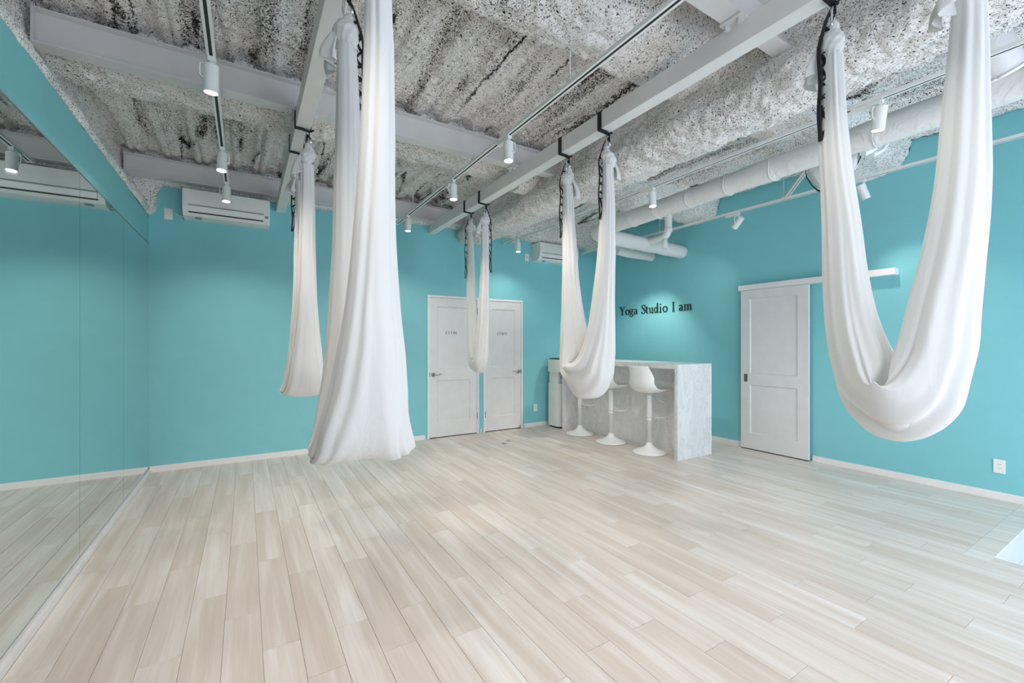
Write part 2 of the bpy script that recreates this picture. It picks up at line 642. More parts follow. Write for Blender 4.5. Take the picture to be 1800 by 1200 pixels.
# mirror panels on the left wall
ys = [YB - 0.004, 4.761, 3.646, 2.53, 1.415, 0.30, YF + 0.01]
words = ['narrowest-looking mirror panel, in the corner by the back wall', 'second mirror panel from the back corner', 'mirror panel at the left edge reflecting the air conditioner',
         'mirror panel beside the viewer, third seam from the corner', 'mirror panel nearest the viewer', 'mirror panel behind the viewer']
for k in range(6):
    p = B().box(XL - 0.006, XL, ys[k + 1] + 0.0015, ys[k] - 0.0015, 0.045, 2.402)
    o = p.build('mirror_panel', 'mirror', loc=(XL, (ys[k] + ys[k + 1]) / 2, 0.045))
    tag(o, words[k], 'mirror', 'wall mirror panels')
t = B().box(XL - 0.008, XL + 0.030, YF + 0.01, YB - 0.012, 0.0, 0.028).box(XL + 0.001, XL + 0.012, YF + 0.01, YB - 0.012, 0.028, 0.045)
struct(t.build('trim_1', 'steel'), 'pale metal channel along the foot of the mirror')
t = B().box(XL - 0.006, XL + 0.003, YF + 0.01, YB - 0.004, 2.400, 2.406)
struct(t.build('trim_2', 'grey_plastic'), 'thin metal edge along the top of the mirror')

# ------------------------------------------------------------------ floor
RX, RY, RZ = 4.04, 0.75, -0.25       # sunken entry: x > RX, y < RY
fl = B()
fl.box(XL, RX - 0.002, YF, YB, -0.06, -0.006)
fl.box(RX - 0.002, XR, RY + 0.002, YB, -0.06, -0.006)
floor = struct(fl.build('floor', 'subfloor'), 'whitewashed plank floor')
PW, PL, GAP = 0.15, 0.914, 0.0012


def plank_verts(w_, l_):
    g = GAP / 2
    e = 0.0012
    zt, zb = 0.0, -0.006
    o = [(-w_ / 2 + g, -l_ / 2 + g), (w_ / 2 - g, -l_ / 2 + g), (w_ / 2 - g, l_ / 2 - g), (-w_ / 2 + g, l_ / 2 - g)]
    i = [(x - math.copysign(e, x), y - math.copysign(e, y)) for x, y in o]
    vs = [(x, y, zb) for x, y in o] + [(x, y, zt - 0.0012) for x, y in o] + [(x, y, zt) for x, y in i]
    fs = [(8, 9, 10, 11)]
    for a in (0, 4):
        fs += [(a + k, a + (k + 1) % 4, a + 4 + (k + 1) % 4, a + 4 + k) for k in range(4)]
    return vs, fs


planks = []
nrow = int(math.ceil((XR - 0.004 - XL - 0.03) / PW))
rr = random.Random(3)
prev = 0
for i in range(nrow):
    x0 = XL + 0.03 + i * PW
    x1 = min(x0 + PW, XR - 0.004)
    off = (prev + rr.choice([0.29, 0.37, 0.5, 0.63, 0.7]) * PL) % PL
    prev = off
    ymax = YB - 0.002
    y = ymax + off - PL
    top = ymax
    segs = []
    while top > YF:
        lo = max(y, YF + 0.002)
        segs.append((lo, top))
        top = y
        y -= PL
    for lo, hi in segs:
        a0, a1 = x0, x1
        if hi <= lo + 0.02 or a1 - a0 < 0.01:
            continue
        if a1 > RX:                      # keep clear of the sunken entry and its border board
            if a0 < RX - 0.02 and lo < RY + 0.1:
                if hi > RY + 0.1:
                    planks.append((a0, a1, max(lo, RY + 0.1), hi))
                    planks.append((a0, RX, lo, RY + 0.1))
                    continue
                a1 = RX
            elif lo < RY + 0.1:
                lo = RY + 0.1
                if hi <= lo + 0.02:
                    continue
        planks.append((a0, a1, lo, hi))
cs, sn = math.cos(YAW), math.sin(YAW)


def shown(q):
    """rough size of a plank in the picture"""
    n, area = 0, 0.0
    for fx in (0.1, 0.5, 0.9):
        for fy in (0.05, 0.5, 0.95):
            x, y = q[0] + (q[1] - q[0]) * fx, q[2] + (q[3] - q[2]) * fy
            d = x * sn + y * cs
            if d > 0.4:
                px, py = 900 + 760 * (x * cs - y * sn) / d, 605 + 760 * 1.35 / d
                if 0 < px < 1800 and py < 1200:
                    n += 1
                    area += 1 / d ** 3
    return area * (q[1] - q[0]) * (q[3] - q[2])


planks.sort(key=shown, reverse=True)
cache = {}
rest_v = B()
for k, (x0, x1, y0, y1) in enumerate(planks):
    wq, lq = x1 - x0, y1 - y0
    if k < 300 and shown(planks[k]) > 0:
        key = (round(wq, 4), round(lq, 4))
        if key not in cache:
            vs, fs = plank_verts(wq, lq)
            me = bpy.data.meshes.new('plank')
            me.from_pydata(vs, [], fs)
            cache[key] = me
        link('plank', cache[key], 'plank', floor, ((x0 + x1) / 2, (y0 + y1) / 2, 0))
    else:
        vs, fs = plank_verts(wq, lq)
        rest_v.add([(a + (x0 + x1) / 2, b + (y0 + y1) / 2, c) for a, b, c in vs], fs)
ro = rest_v.build('remaining_planks', 'plank', floor)
ro['kind'] = 'stuff'

# border board and sunken entry in the near right corner
B().box(3.925, XR - 0.004, RY - 0.02, RY + 0.0995, -0.02, 0.0005, 0.001).build('border_board', 'plank', floor)
st = B().box(RX + 0.002, XR - 0.002, RY - 0.004, RY + 0.02, RZ + 0.002, -0.021)
st.box(RX - 0.002, RX + 0.02, YF, RY - 0.005, RZ, -0.007)
struct(st.build('trim_3', 'riser'), 'pale step board below the floor edge at the entry')
en = B().box(RX + 0.002, XR, YF, RY + 0.02, RZ - 0.05, RZ)
entry = struct(en.build('floor_entry', 'tile'), 'white sunken entry floor in the near right corner')

# ------------------------------------------------------------------ ceiling
x_, y_ = np.arange(XL - 0.25, XR + 0.001, 0.0138), np.arange(YF, YB + 0.001, 0.0138)
GX, GY = np.meshgrid(x_, y_, indexing='ij')
P = np.stack([GX.ravel(), GY.ravel(), np.full(GX.size, DECK)], -1)
wob = 0.035 * vnoise(P * np.array([1, 1, 0]), 1.3, 8)
ph = ((P[:, 0] + wob) / 0.27) % 1.0
rib = np.clip((np.abs(ph - 0.5) - 0.17) / 0.12, 0, 1)          # 0 low flat, 1 high flat
groove = np.exp(-((ph - 0.5) / 0.035) ** 2) * np.clip(vnoise(P * np.array([2.2, 0.5, 0]), 1.0, 5) * 1.6 - 0.1, 0, 1)
P[:, 2] -= 0.052 * (1 - np.clip((P[:, 0] - 3.1) / 0.2, 0, 1))
P[:, 2] += 0.035 * rib - 0.018 + 0.05 * groove + fluff(P, 1.0)
me = grid_mesh('ceiling', P, len(x_), len(y_))
me.flip_normals()
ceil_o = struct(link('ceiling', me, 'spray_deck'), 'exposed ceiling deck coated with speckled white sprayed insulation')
slab = B().box(XL - 0.40, XR + WT, YF - WT, YB + WT, 3.6, 3.7)
slab.build('slab', 'concrete', ceil_o)


def resample(poly, step):
    out = []
    for a, b in zip(poly[:-1], poly[1:]):
        n = max(1, int(math.hypot(b[0] - a[0], b[1] - a[1]) / step))
        out += [(a[0] + (b[0] - a[0]) * k / n, a[1] + (b[1] - a[1]) * k / n) for k in range(n)]
    return np.array(out + [poly[-1]])


def sprayed(name, poly, ax, a0, a1, label, amp=1.0, step=0.0145, shift=None, ends=True):
    pr = resample(poly, step)
    for _ in range(5):
        pr[1:-1] = 0.25 * pr[:-2] + 0.5 * pr[1:-1] + 0.25 * pr[2:]
    t = np.gradient(pr, axis=0)
    t /= np.linalg.norm(t, axis=1)[:, None] + 1e-9
    nr = np.stack([t[:, 1], -t[:, 0]], -1)
    al = np.arange(a0, a1 + step / 2, step)
    al[-1] = a1
    nu, nv = len(al), len(pr)
    A = np.repeat(al, nv)
    Q = np.tile(pr, (nu, 1))
    NR = np.tile(nr, (nu, 1))
    if shift is not None:
        Q = Q + shift(A, Q)
    W = np.stack([A, Q[:, 0], Q[:, 1]], -1) if ax == 'x' else np.stack([Q[:, 0], A, Q[:, 1]], -1)
    dsp = fluff(W, amp)
    Q = Q + NR * dsp[:, None]
    W = np.stack([A, Q[:, 0], Q[:, 1]], -1) if ax == 'x' else np.stack([Q[:, 0], A, Q[:, 1]], -1)
    me = grid_mesh(name, W, nu, nv)
    bm = bmesh.new()
    bm.from_mesh(me)
    bm.verts.ensure_lookup_table()
    if ends:
        for r in (0, nu - 1):
            try:
                f = bm.faces.new([bm.verts[r * nv + k] for k in range(nv)])
                bmesh.ops.triangulate(bm, faces=[f])
            except ValueError:
                pass
    bm.to_mesh(me)
    bm.free()
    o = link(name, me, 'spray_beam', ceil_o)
    o['label'] = label
    return o


def haunch(A, Q):
    k = np.clip((A - 5.755) / 0.09, 0, 1)
    k = k * k * (3 - 2 * k)
    up = np.clip((Q[:, 1] - 2.72) / 0.32, 0, 1)
    return np.stack([k * up * 0.30, np.zeros_like(k)], -1)


sprayed('sprayed_beam', [(-0.868, 2.705), (-0.842, 2.712), (-0.855, 2.775), (-0.93, 2.85), (-1.03, 2.97), (-1.06, 3.12), (-1.06, 3.42)], 'y', YF, YB - 0.002,
        'fluffy sprayed girder above the mirror wall', 0.75, shift=haunch, ends=False)
sprayed('sprayed_beam', [(2.70, 3.42), (2.69, 3.10), (2.63, 2.95), (2.70, 2.86), (2.85, 2.83), (3.08, 2.88), (3.26, 2.95), (3.33, 3.02), (3.36, 3.20), (3.37, 3.42)], 'y', YF, YB - 0.002,
        'thick fluffy sprayed girder running towards the back wall', 1.25)
for yc in (1.865, 3.885):
    sprayed('sprayed_beam', [(yc - 0.30, 3.42), (yc - 0.27, 3.24), (yc - 0.20, 3.14), (yc + 0.05, 3.11), (yc + 0.22, 3.13), (yc + 0.27, 3.22), (yc + 0.30, 3.42)], 'x', XL - 0.22, 2.72,
            'sprayed cross beam left of the girder', 1.2)
    sprayed('sprayed_beam', [(yc - 0.30, 3.42), (yc - 0.27, 3.24), (yc - 0.20, 3.12), (yc + 0.05, 3.08), (yc + 0.22, 3.11), (yc + 0.27, 3.22), (yc + 0.30, 3.42)], 'x', 3.30, XR - 0.003,
            'sprayed cross beam right of the girder', 1.2)
sprayed('sprayed_beam', [(5.775, 3.42), (5.775, 3.15), (5.79, 3.06), (5.83, 3.035), (5.878, 3.04)], 'x', XL - 0.2, 2.72, 'sprayed edge along the top of the back wall', 0.5)
sprayed('sprayed_beam', [(5.55, 3.42), (5.57, 3.15), (5.62, 3.04), (5.74, 3.01), (5.878, 3.02)], 'x', 3.30, XR - 0.003, 'sprayed edge beam above the far air conditioner', 0.9)
# heavy sprayed collar where the cross beams meet the girder
sprayed('sprayed_beam', [(3.72, 3.42), (3.73, 3.16), (3.82, 3.06), (4.02, 3.01), (4.14, 3.07), (4.18, 3.42)], 'x', 2.48, 2.80, 'sprayed haunch of the cross beam beside the girder', 1.3)

# ------------------------------------------------------------------ steel beams
IZ0, IZ1 = 3.056, 3.256


def ibeam(yc, x0, x1, label):
    t = thing('steel_beam', label, 'beam', (x0, yc, IZ0), group='grey steel I-beams under the ceiling')
    B().box(x0, x1, yc - 0.0035, yc + 0.0035, IZ0 + 0.008, IZ1 - 0.008).build('web', 'steel', t, world=True)
    B().box(x0, x1, yc - 0.052, yc + 0.052, IZ0, IZ0 + 0.008).build('flange', 'steel', t, world=True)
    B().box(x0, x1, yc - 0.052, yc + 0.052, IZ1 - 0.008, IZ1).build('flange', 'steel', t, world=True)
    B().box(x0, x0 + 0.01, yc - 0.05, yc + 0.05, IZ0 + 0.0085, IZ1 - 0.0085).build('end_plate', 'steel', t, world=True)
    return t


BX = (0.357, 2.267)
BW = 0.049
ibs = [ibeam(1.325, -1.03, 2.78, 'nearest grey steel I-beam, crossing above the right box beam'),
       ibeam(3.535, -1.03, 2.78, 'middle grey steel I-beam crossing behind the large hammock'),
       ibeam(5.705, -1.03, 2.72, 'farthest grey steel I-beam, close to the back wall above the air conditioner')]
BZ0, BZ1 = 2.93, 3.055
bb = []
for k, bx in enumerate(BX):
    t = thing('box_beam', 'left white box-section beam carrying two hammocks' if k == 0 else 'right white box-section beam carrying three hammocks', 'beam', (bx, YF + 0.02, BZ0), group='white box beams under the I-beams')
    B().box(bx - BW, bx + BW, YF + 0.02, YB - 0.004, BZ0, BZ1, 0.004).build('tube', 'white_paint', t, world=True)
    for yc in (1.325, 3.535, 5.705):
        for sx in (-1, 1):
            x0, x1 = (bx - 0.115, bx - BW - 0.001) if sx < 0 else (bx + BW + 0.001, bx + 0.115)
            pl = B().box(x0, x1, yc - 0.06, yc + 0.06, BZ1 - 0.011, BZ1 - 0.001).build('clamp_plate', 'steel', t, world=True)
            for sy in (-1, 1):
                b = B()
                cx_, cy_ = (x0 + x1) / 2, yc + sy * 0.035
                b.lathe([(0.014, BZ1 - 0.035), (0.016, BZ1 - 0.033), (0.016, BZ1 - 0.014), (0.02, BZ1 - 0.013), (0.02, BZ1 - 0.0112)], 6, (cx_, cy_), smooth=False)
                bo = b.build('bolt', 'steel', None)
                bo.parent = pl
                bo.location = (-t.location.x, -t.location.y, -t.location.z)
    bb.append(t)

# ------------------------------------------------------------------ doors
FACE = 'back'


def letter_strokes(ch):
    """strokes as polylines [(x, y, width)...] in units of the cap height"""
    def arc(cx, cy, rx, ry, a0, a1, w0, w1, n=20):
        out = []
        for k in range(n + 1):
            a = math.radians(a0 + (a1 - a0) * k / n)
            wd = w0 + (w1 - w0) * abs(math.cos(a))
            out.append((cx + rx * math.cos(a), cy + ry * math.sin(a), wd))
        return out
    K, T = 0.115, 0.045
    S = {}
    S['Y'] = [[(0.10, 0.98, K), (0.40, 0.46, K)], [(0.70, 0.98, T), (0.40, 0.46, T)], [(0.40, 0.50, K), (0.40, 0.0, K)],
              [(0.0, 0.98, T), (0.27, 0.98, T)], [(0.57, 0.98, T), (0.82, 0.98, T)], [(0.25, 0.02, T), (0.55, 0.02, T)]]
    S['o'] = [arc(0.29, 0.32, 0.235, 0.30, 0, 360, T, K * 0.95, 36)]
    S['g'] = [arc(0.25, 0.42, 0.16, 0.20, 0, 360, T, K * 0.8, 30), [(0.40, 0.58, T), (0.48, 0.64, T), (0.55, 0.63, 0.07)],
              [(0.17, 0.25, T), (0.10, 0.17, T), (0.14, 0.10, 0.07), (0.30, 0.07, 0.09), (0.44, 0.05, 0.09), (0.50, -0.04, 0.08)],
              arc(0.28, -0.08, 0.22, 0.15, 10, -190, T, 0.06, 26), [(0.07, -0.05, 0.06), (0.14, 0.08, T)]]
    S['a'] = [[(0.10, 0.50, 0.09), (0.13, 0.57, 0.07), (0.24, 0.62, T), (0.35, 0.58, 0.08), (0.39, 0.48, K), (0.39, 0.12, K), (0.43, 0.04, 0.07), (0.51, 0.05, T)],
              [(0.39, 0.38, T), (0.22, 0.30, 0.06), (0.10, 0.22, 0.09), (0.10, 0.10, 0.10), (0.19, 0.03, 0.06), (0.30, 0.07, T), (0.39, 0.17, T)]]
    S['S'] = [[(0.50, 0.78, T), (0.49, 0.88, T), (0.40, 0.97, T), (0.26, 0.98, 0.05), (0.13, 0.90, 0.09), (0.11, 0.76, 0.11), (0.20, 0.63, 0.13), (0.37, 0.50, 0.14), (0.50, 0.36, 0.13),
               (0.51, 0.19, 0.11), (0.41, 0.06, 0.07), (0.26, 0.02, 0.05), (0.13, 0.08, T), (0.07, 0.24, T)], [(0.50, 0.76, T), (0.52, 0.98, T)], [(0.07, 0.26, T), (0.05, 0.02, T)]]
    S['t'] = [[(0.17, 0.82, 0.03), (0.17, 0.62, K), (0.17, 0.14, K), (0.22, 0.04, 0.08), (0.35, 0.05, T)], [(0.02, 0.60, T), (0.35, 0.60, T)], [(0.04, 0.61, T), (0.17, 0.80, T)]]
    S['u'] = [[(0.12, 0.60, K), (0.12, 0.16, K), (0.18, 0.05, 0.08), (0.29, 0.03, T), (0.42, 0.12, T)], [(0.44, 0.60, K), (0.44, 0.0, K)], [(0.0, 0.60, T), (0.14, 0.60, T)],
              [(0.32, 0.60, T), (0.46, 0.60, T)], [(0.44, 0.02, T), (0.56, 0.02, T)]]
    S['d'] = [arc(0.24, 0.31, 0.18, 0.29, 0, 360, T, K * 0.95, 32), [(0.44, 1.03, K), (0.44, 0.0, K)], [(0.33, 1.02, T), (0.46, 1.02, T)], [(0.44, 0.02, T), (0.57, 0.02, T)]]
    S['i'] = [[(0.16, 0.60, K), (0.16, 0.0, K)], [(0.04, 0.60, T), (0.18, 0.60, T)], [(0.03, 0.02, T), (0.29, 0.02, T)], arc(0.155, 0.88, 0.03, 0.03, 0, 360, 0.07, 0.07, 12)]
    S['I'] = [[(0.20, 1.0, K), (0.20, 0.0, K)], [(0.07, 0.98, T), (0.33, 0.98, T)], [(0.07, 0.02, T), (0.33, 0.02, T)]]
    S['m'] = [[(0.13, 0.60, K), (0.13, 0.0, K)], [(0.0, 0.60, T), (0.14, 0.60, T)], [(0.02, 0.02, T), (0.25, 0.02, T)],
              [(0.13, 0.46, T), (0.24, 0.59, T), (0.36, 0.60, 0.07), (0.44, 0.50, K), (0.44, 0.0, K)], [(0.33, 0.02, T), (0.56, 0.02, T)],
              [(0.44, 0.46, T), (0.55, 0.59, T), (0.67, 0.60, 0.07), (0.75, 0.50, K), (0.75, 0.0, K)], [(0.64, 0.02, T), (0.87, 0.02, T)]]
    q = 0.15
    S['E'] = [[(0.12, 1, q), (0.12, 0, q)], [(0.1, 0.94, 0.12), (0.55, 0.94, 0.12)], [(0.1, 0.52, 0.11), (0.48, 0.52, 0.11)], [(0.1, 0.06, 0.12), (0.56, 0.06, 0.12)]]
    S['F'] = S['E'][:3]
    S['T'] = [[(0.32, 1, q), (0.32, 0, q)], [(0.0, 0.94, 0.12), (0.64, 0.94, 0.12)]]
    S['H'] = [[(0.12, 1, q), (0.12, 0, q)], [(0.58, 1, q), (0.58, 0, q)], [(0.12, 0.5, 0.11), (0.58, 0.5, 0.11)]]
    S['A'] = [[(0.06, 0, 0.12), (0.34, 1, 0.12)], [(0.34, 1, 0.17), (0.64, 0, 0.17)], [(0.16, 0.32, 0.1), (0.54, 0.32, 0.1)]]
    return S[ch]


def letter(ch, place, depth):
    """place(x, y, d) -> local point; d = 0 on the surface, depth proud of it"""
    b = B()
    for si, st_ in enumerate(letter_strokes(ch)):
        dz = depth + 0.00008 * si
        vs, fs = [], []
        n = len(st_)
        for i, (x, y, wd) in enumerate(st_):
            ax_, ay_, _ = st_[max(0, i - 1)]
            bx_, by_, _ = st_[min(n - 1, i + 1)]
            if n > 3 and (abs(st_[0][0] - st_[-1][0]) + abs(st_[0][1] - st_[-1][1])) < 1e-6 and i in (0, n - 1):
                ax_, ay_, _ = st_[-2]
                bx_, by_, _ = st_[1]
            dx, dy = bx_ - ax_, by_ - ay_
            l_ = math.hypot(dx, dy) + 1e-9
            ox, oy = -dy / l_ * wd / 2, dx / l_ * wd / 2
            vs += [place(x + ox, y + oy, 0), place(x - ox, y - oy, 0), place(x - ox, y - oy, dz), place(x + ox, y + oy, dz)]
        for i in range(n - 1):
            for k in range(4):
                fs.append((4 * i + k, 4 * i + (k + 1) % 4, 4 * i + 4 + (k + 1) % 4, 4 * i + 4 + k))
        m_ = 4 * (n - 1)
        fs += [(3, 2, 1, 0), (m_, m_ + 1, m_ + 2, m_ + 3)]
        b.add(vs, fs)
    return b


def panel_door(root, x0, x1, z0, z1, yf, thick, stile, rails, mat='door', world=True):
    """leaf in the XZ plane, front at y = yf facing -y; rails: list of (z0, z1) solid bands; the gaps hold recessed panels"""
    f = B()
    f.box(x0, x0 + stile, yf, yf + thick, z0, z1)
    f.box(x1 - stile, x1, yf, yf + thick, z0, z1)
    for a, b in rails:
        f.box(x0 + stile, x1 - stile, yf, yf + thick, a, b)
    f.build('leaf_frame', mat, root, world=True)
    rl = sorted(rails)
    for (a, b), (c, d) in zip(rl[:-1], rl[1:]):
        p = B().box(x0 + stile + 0.001, x1 - stile - 0.001, yf + 0.012, yf + thick - 0.006, b + 0.001, c - 0.001)
        # sloped bead around the panel
        e = 0.012
        X0, X1, Z0, Z1 = x0 + stile + 0.001, x1 - stile - 0.001, b + 0.001, c - 0.001
        vs = [(X0, yf + 0.002, Z0), (X1, yf + 0.002, Z0), (X1, yf + 0.002, Z1), (X0, yf + 0.002, Z1),
              (X0 + e, yf + 0.0119, Z0 + e), (X1 - e, yf + 0.0119, Z0 + e), (X1 - e, yf + 0.0119, Z1 - e), (X0 + e, yf + 0.0119, Z1 - e)]
        p.add(vs, [(k, (k + 1) % 4, 4 + (k + 1) % 4, 4 + k) for k in range(4)])
        p.build('panel', mat, root, world=True)


def hinged_door(nm, label, x0, x1, handle_left, word, wx):
    root = setting(nm, label, ((x0 + x1) / 2, YB, 0))
    c = B()
    e = 0.03
    y0, y1 = YB - 0.018, YB + 0.10
    c.box(x0, x0 + e, y0, y1, 0, DH).box(x1 - e, x1, y0, y1, 0, DH).box(x0 + e, x1 - e, y0, y1, DH - e, DH)
    c.build('casing', 'trim', root, world=True)
    l0, l1 = x0 + e + 0.003, x1 - e - 0.003
    yf = YB - 0.008
    panel_door(root, l0, l1, 0.012, DH - e - 0.003, yf, 0.036, 0.115, [(0.012, 0.225), (0.83, 1.0), (DH - e - 0.128, DH - e - 0.003)])
    B().box(x0 + e, x1 - e, YB + 0.05, YB + 0.06, 0.0, DH - e).build('backing', 'dark', root, world=True)
    B().box(x0 + e, x1 - e, YB - 0.004, YB + 0.05, 0.0, 0.004).build('threshold', 'dark', root, world=True)
    hx = l0 + 0.055 if handle_left else l1 - 0.055
    sg = 1 if handle_left else -1
    hz = 0.915
    h = B()
    ring = []
    for r_, d_ in ((0.030, 0.0), (0.030, 0.006), (0.026, 0.010), (0.012, 0.012), (0.011, 0.045)):
        ring.append((r_, d_))
    seg = 24
    vs = [(hx + r_ * math.cos(2 * PI * k / seg), yf - d_, hz + r_ * math.sin(2 * PI * k / seg)) for r_, d_ in ring for k in range(seg)]
    fs = [(i * seg + k, i * seg + (k + 1) % seg, (i + 1) * seg + (k + 1) % seg, (i + 1) * seg + k) for i in range(len(ring) - 1) for k in range(seg)]
    h.add(vs, fs, True)
    h.tube([(hx - sg * 0.008, yf - 0.045, hz), (hx + sg * 0.03, yf - 0.048, hz - 0.002), (hx + sg * 0.07, yf - 0.046, hz - 0.004), (hx + sg * 0.105, yf - 0.042, hz + 0.006), (hx + sg * 0.118, yf - 0.038, hz + 0.008)],
           [0.011, 0.010, 0.009, 0.007, 0.005], 10)
    h.build('door_handle', 'chrome', root, world=True)
    lx = x0 + e - 0.004 if handle_left else x1 - e - 0.004
    B().box(lx, lx + 0.008, YB - 0.0195, YB - 0.012, hz - 0.03, hz + 0.03).build('strike_plate', 'bronze', root, world=True)
    gx = l1 - 0.001 if handle_left else l0 - 0.008
    for z in (0.22, 1.80):
        B().box(gx, gx + 0.009, yf - 0.012, yf - 0.0105 + 0.0005, z, z + 0.10).build('hinge', 'bronze', root, world=True)
    sx = l0 + 0.002 if handle_left else l1 - 0.042
    B().box(sx, sx + 0.04, yf - 0.012, yf - 0.001, 0.012, 0.045, 0.003).build('floor_latch', 'silver', root, world=True)
    cap = 0.042
    # lettering on the upper panel
    adv = 0.040
    n = len(word)
    for i, ch in enumerate(word):
        ox = wx - (n * adv) / 2 + i * adv
        lt = letter(ch, lambda x, y, d, ox=ox: (ox + x * cap, yf + 0.0118 - d, 1.497 + y * cap), 0.0012)
        lt.build('letter', 'grey_ink', root, world=True)
    return root


hinged_door('door_1', 'white panelled door lettered ESTHE on the back wall', D1[0], D1[1], True, 'ESTHE', 2.585)
hinged_door('door_2', 'white panelled door lettered STAFF on the back wall', D2[0], D2[1], False, 'STAFF', 3.445)

# sliding door on the right wall (built along y, front facing -x)
sd = setting('door_3', 'white panelled sliding door under a rail on the right wall', (XR - 0.06, 2.86, 0))


def sbox(b, y0, y1, x0, x1, z0, z1):
    return b.box(x0, x1, y0, y1, z0, z1)


y0, y1, xf, xb = 2.453, 3.25, XR - 0.078, XR - 0.042
stl = 0.115
f = B()
zr = [(0.012, 0.21), (0.83, 0.975), (1.93, 2.045)]
f.box(xf, xb, y0, y0 + stl, 0.012, 2.045).box(xf, xb, y1 - stl, y1, 0.012, 2.045)
for a, b in zr:
    f.box(xf, xb, y0 + stl, y1 - stl, a, b)
f.build('leaf_frame', 'door', sd, world=True)
for (a, b), (c, d) in zip(zr[:-1], zr[1:]):
    p = B().box(xf + 0.012, xb - 0.006, y0 + stl + 0.001, y1 - stl - 0.001, b + 0.001, c - 0.001)
    e = 0.012
    Y0, Y1, Z0, Z1 = y0 + stl + 0.001, y1 - stl - 0.001, b + 0.001, c - 0.001
    vs = [(xf + 0.002, Y0, Z0), (xf + 0.002, Y1, Z0), (xf + 0.002, Y1, Z1), (xf + 0.002, Y0, Z1), (xf + 0.0119, Y0 + e, Z0 + e), (xf + 0.0119, Y1 - e, Z0 + e), (xf + 0.0119, Y1 - e, Z1 - e), (xf + 0.0119, Y0 + e, Z1 - e)]
    p.add(vs, [(k, (k + 1) % 4, 4 + (k + 1) % 4, 4 + k) for k in range(4)])
    p.build('panel', 'door', sd, world=True)
B().box(XR - 0.10, XR - 0.002, 1.665, 3.275, 2.048, 2.115, 0.004).build('rail_cover', 'trim', sd, world=True)
B().box(xf + 0.004, xb, y0 + 0.004, y0 + 0.012, 1.99, 2.046).build('roller', 'dark', sd, world=True)
pu = B().box(xf - 0.003, xf + 0.001, y1 - 0.085, y1 - 0.045, 0.87, 0.965, 0.001).build('finger_pull', 'dark', sd, world=True)
B().box(xf - 0.0035, xf - 0.0028, y1 - 0.079, y1 - 0.051, 0.878, 0.957).build('finger_recess', 'chrome', pu).location = (-sd.location.x, -sd.location.y, -sd.location.z)
B().box(xf + 0.002, xb, y0 + 0.002, y1 - 0.002, 0.002, 0.010).build('bottom_guide', 'dark', sd, world=True)
# dark doorway slot behind the leaf is closed by the leaf itself; jamb strip against the wall
B().box(XR - 0.03, XR - 0.001, 3.20, 3.255, 0.063, 2.04).build('jamb', 'trim', sd, world=True)

# ------------------------------------------------------------------ sign lettering on the right wall
sg = thing('wall_sign', 'black serif lettering reading Yoga Studio I am on the turquoise wall', 'sign', (XR - 0.002, 4.76, 1.855))
txt = 'YogaStudioIam'
ed = [(5.490, 5.335), (5.345, 5.248), (5.248, 5.152), (5.152, 5.059), (4.985, 4.901), (4.901, 4.842), (4.836, 4.735), (4.727, 4.628), (4.623, 4.573), (4.56, 4.46), (4.378, 4.334), (4.257, 4.175), (4.175, 4.029)]
for ch, (ya, yb) in zip(txt, ed):
    pts = [q for s_ in letter_strokes(ch) for q in s_]
    mn, mx = min(q[0] for q in pts) - 0.03, max(q[0] for q in pts) + 0.03
    k = 0.160
    ya = (ya + yb) / 2 + (mx - mn) * k / 2
    lt = letter(ch, lambda x, y, d, k=k, mn=mn, ya=ya: (XR - 0.0005 - d, ya - (x - mn) * k, 1.857 + y * 0.145), 0.010)
    lt.build('letter', 'ink', sg, world=True)

# ------------------------------------------------------------------ outlets
def outlet(label, loc, face, plugs=0, sockets=2, group='wall outlets'):
    """face: 'y' plate on the back wall, 'x' plate on the right wall"""
    t = thing('wall_outlet', label, 'outlet', loc, 0 if face == 'y' else -PI / 2, group)
    B().box(-0.036, 0.036, -0.008, -0.0005, -0.06, 0.06, 0.003).build('plate', 'plastic', t)
    B().box(-0.014, 0.014, -0.0095, -0.0078, -0.036, 0.036).build('socket', 'plastic', t)
    if plugs:
        B().box(-0.013, 0.013, -0.035, -0.0096, -0.012, 0.016, 0.004).build('plug', 'plastic', t)
    else:
        for z in (-0.02, 0.014):
            for x in (-0.007, 0.005):
                B().box(x, x + 0.0022, -0.0102, -0.0092, z, z + 0.008).build('slot', 'dark', t)
    return t


outlet('white double outlet low on the right wall near the entry', (XR, 0.982, 0.286), 'x')
outlet('white outlet low on the back wall beside the water dispenser', (4.073, YB, 0.307), 'y')
outlet('white outlet with plug left of the near air conditioner', (-0.706, YB, 2.747), 'y', 1)
outlet('white outlet with plug left of the far air conditioner', (3.905, YB, 2.765), 'y', 1)


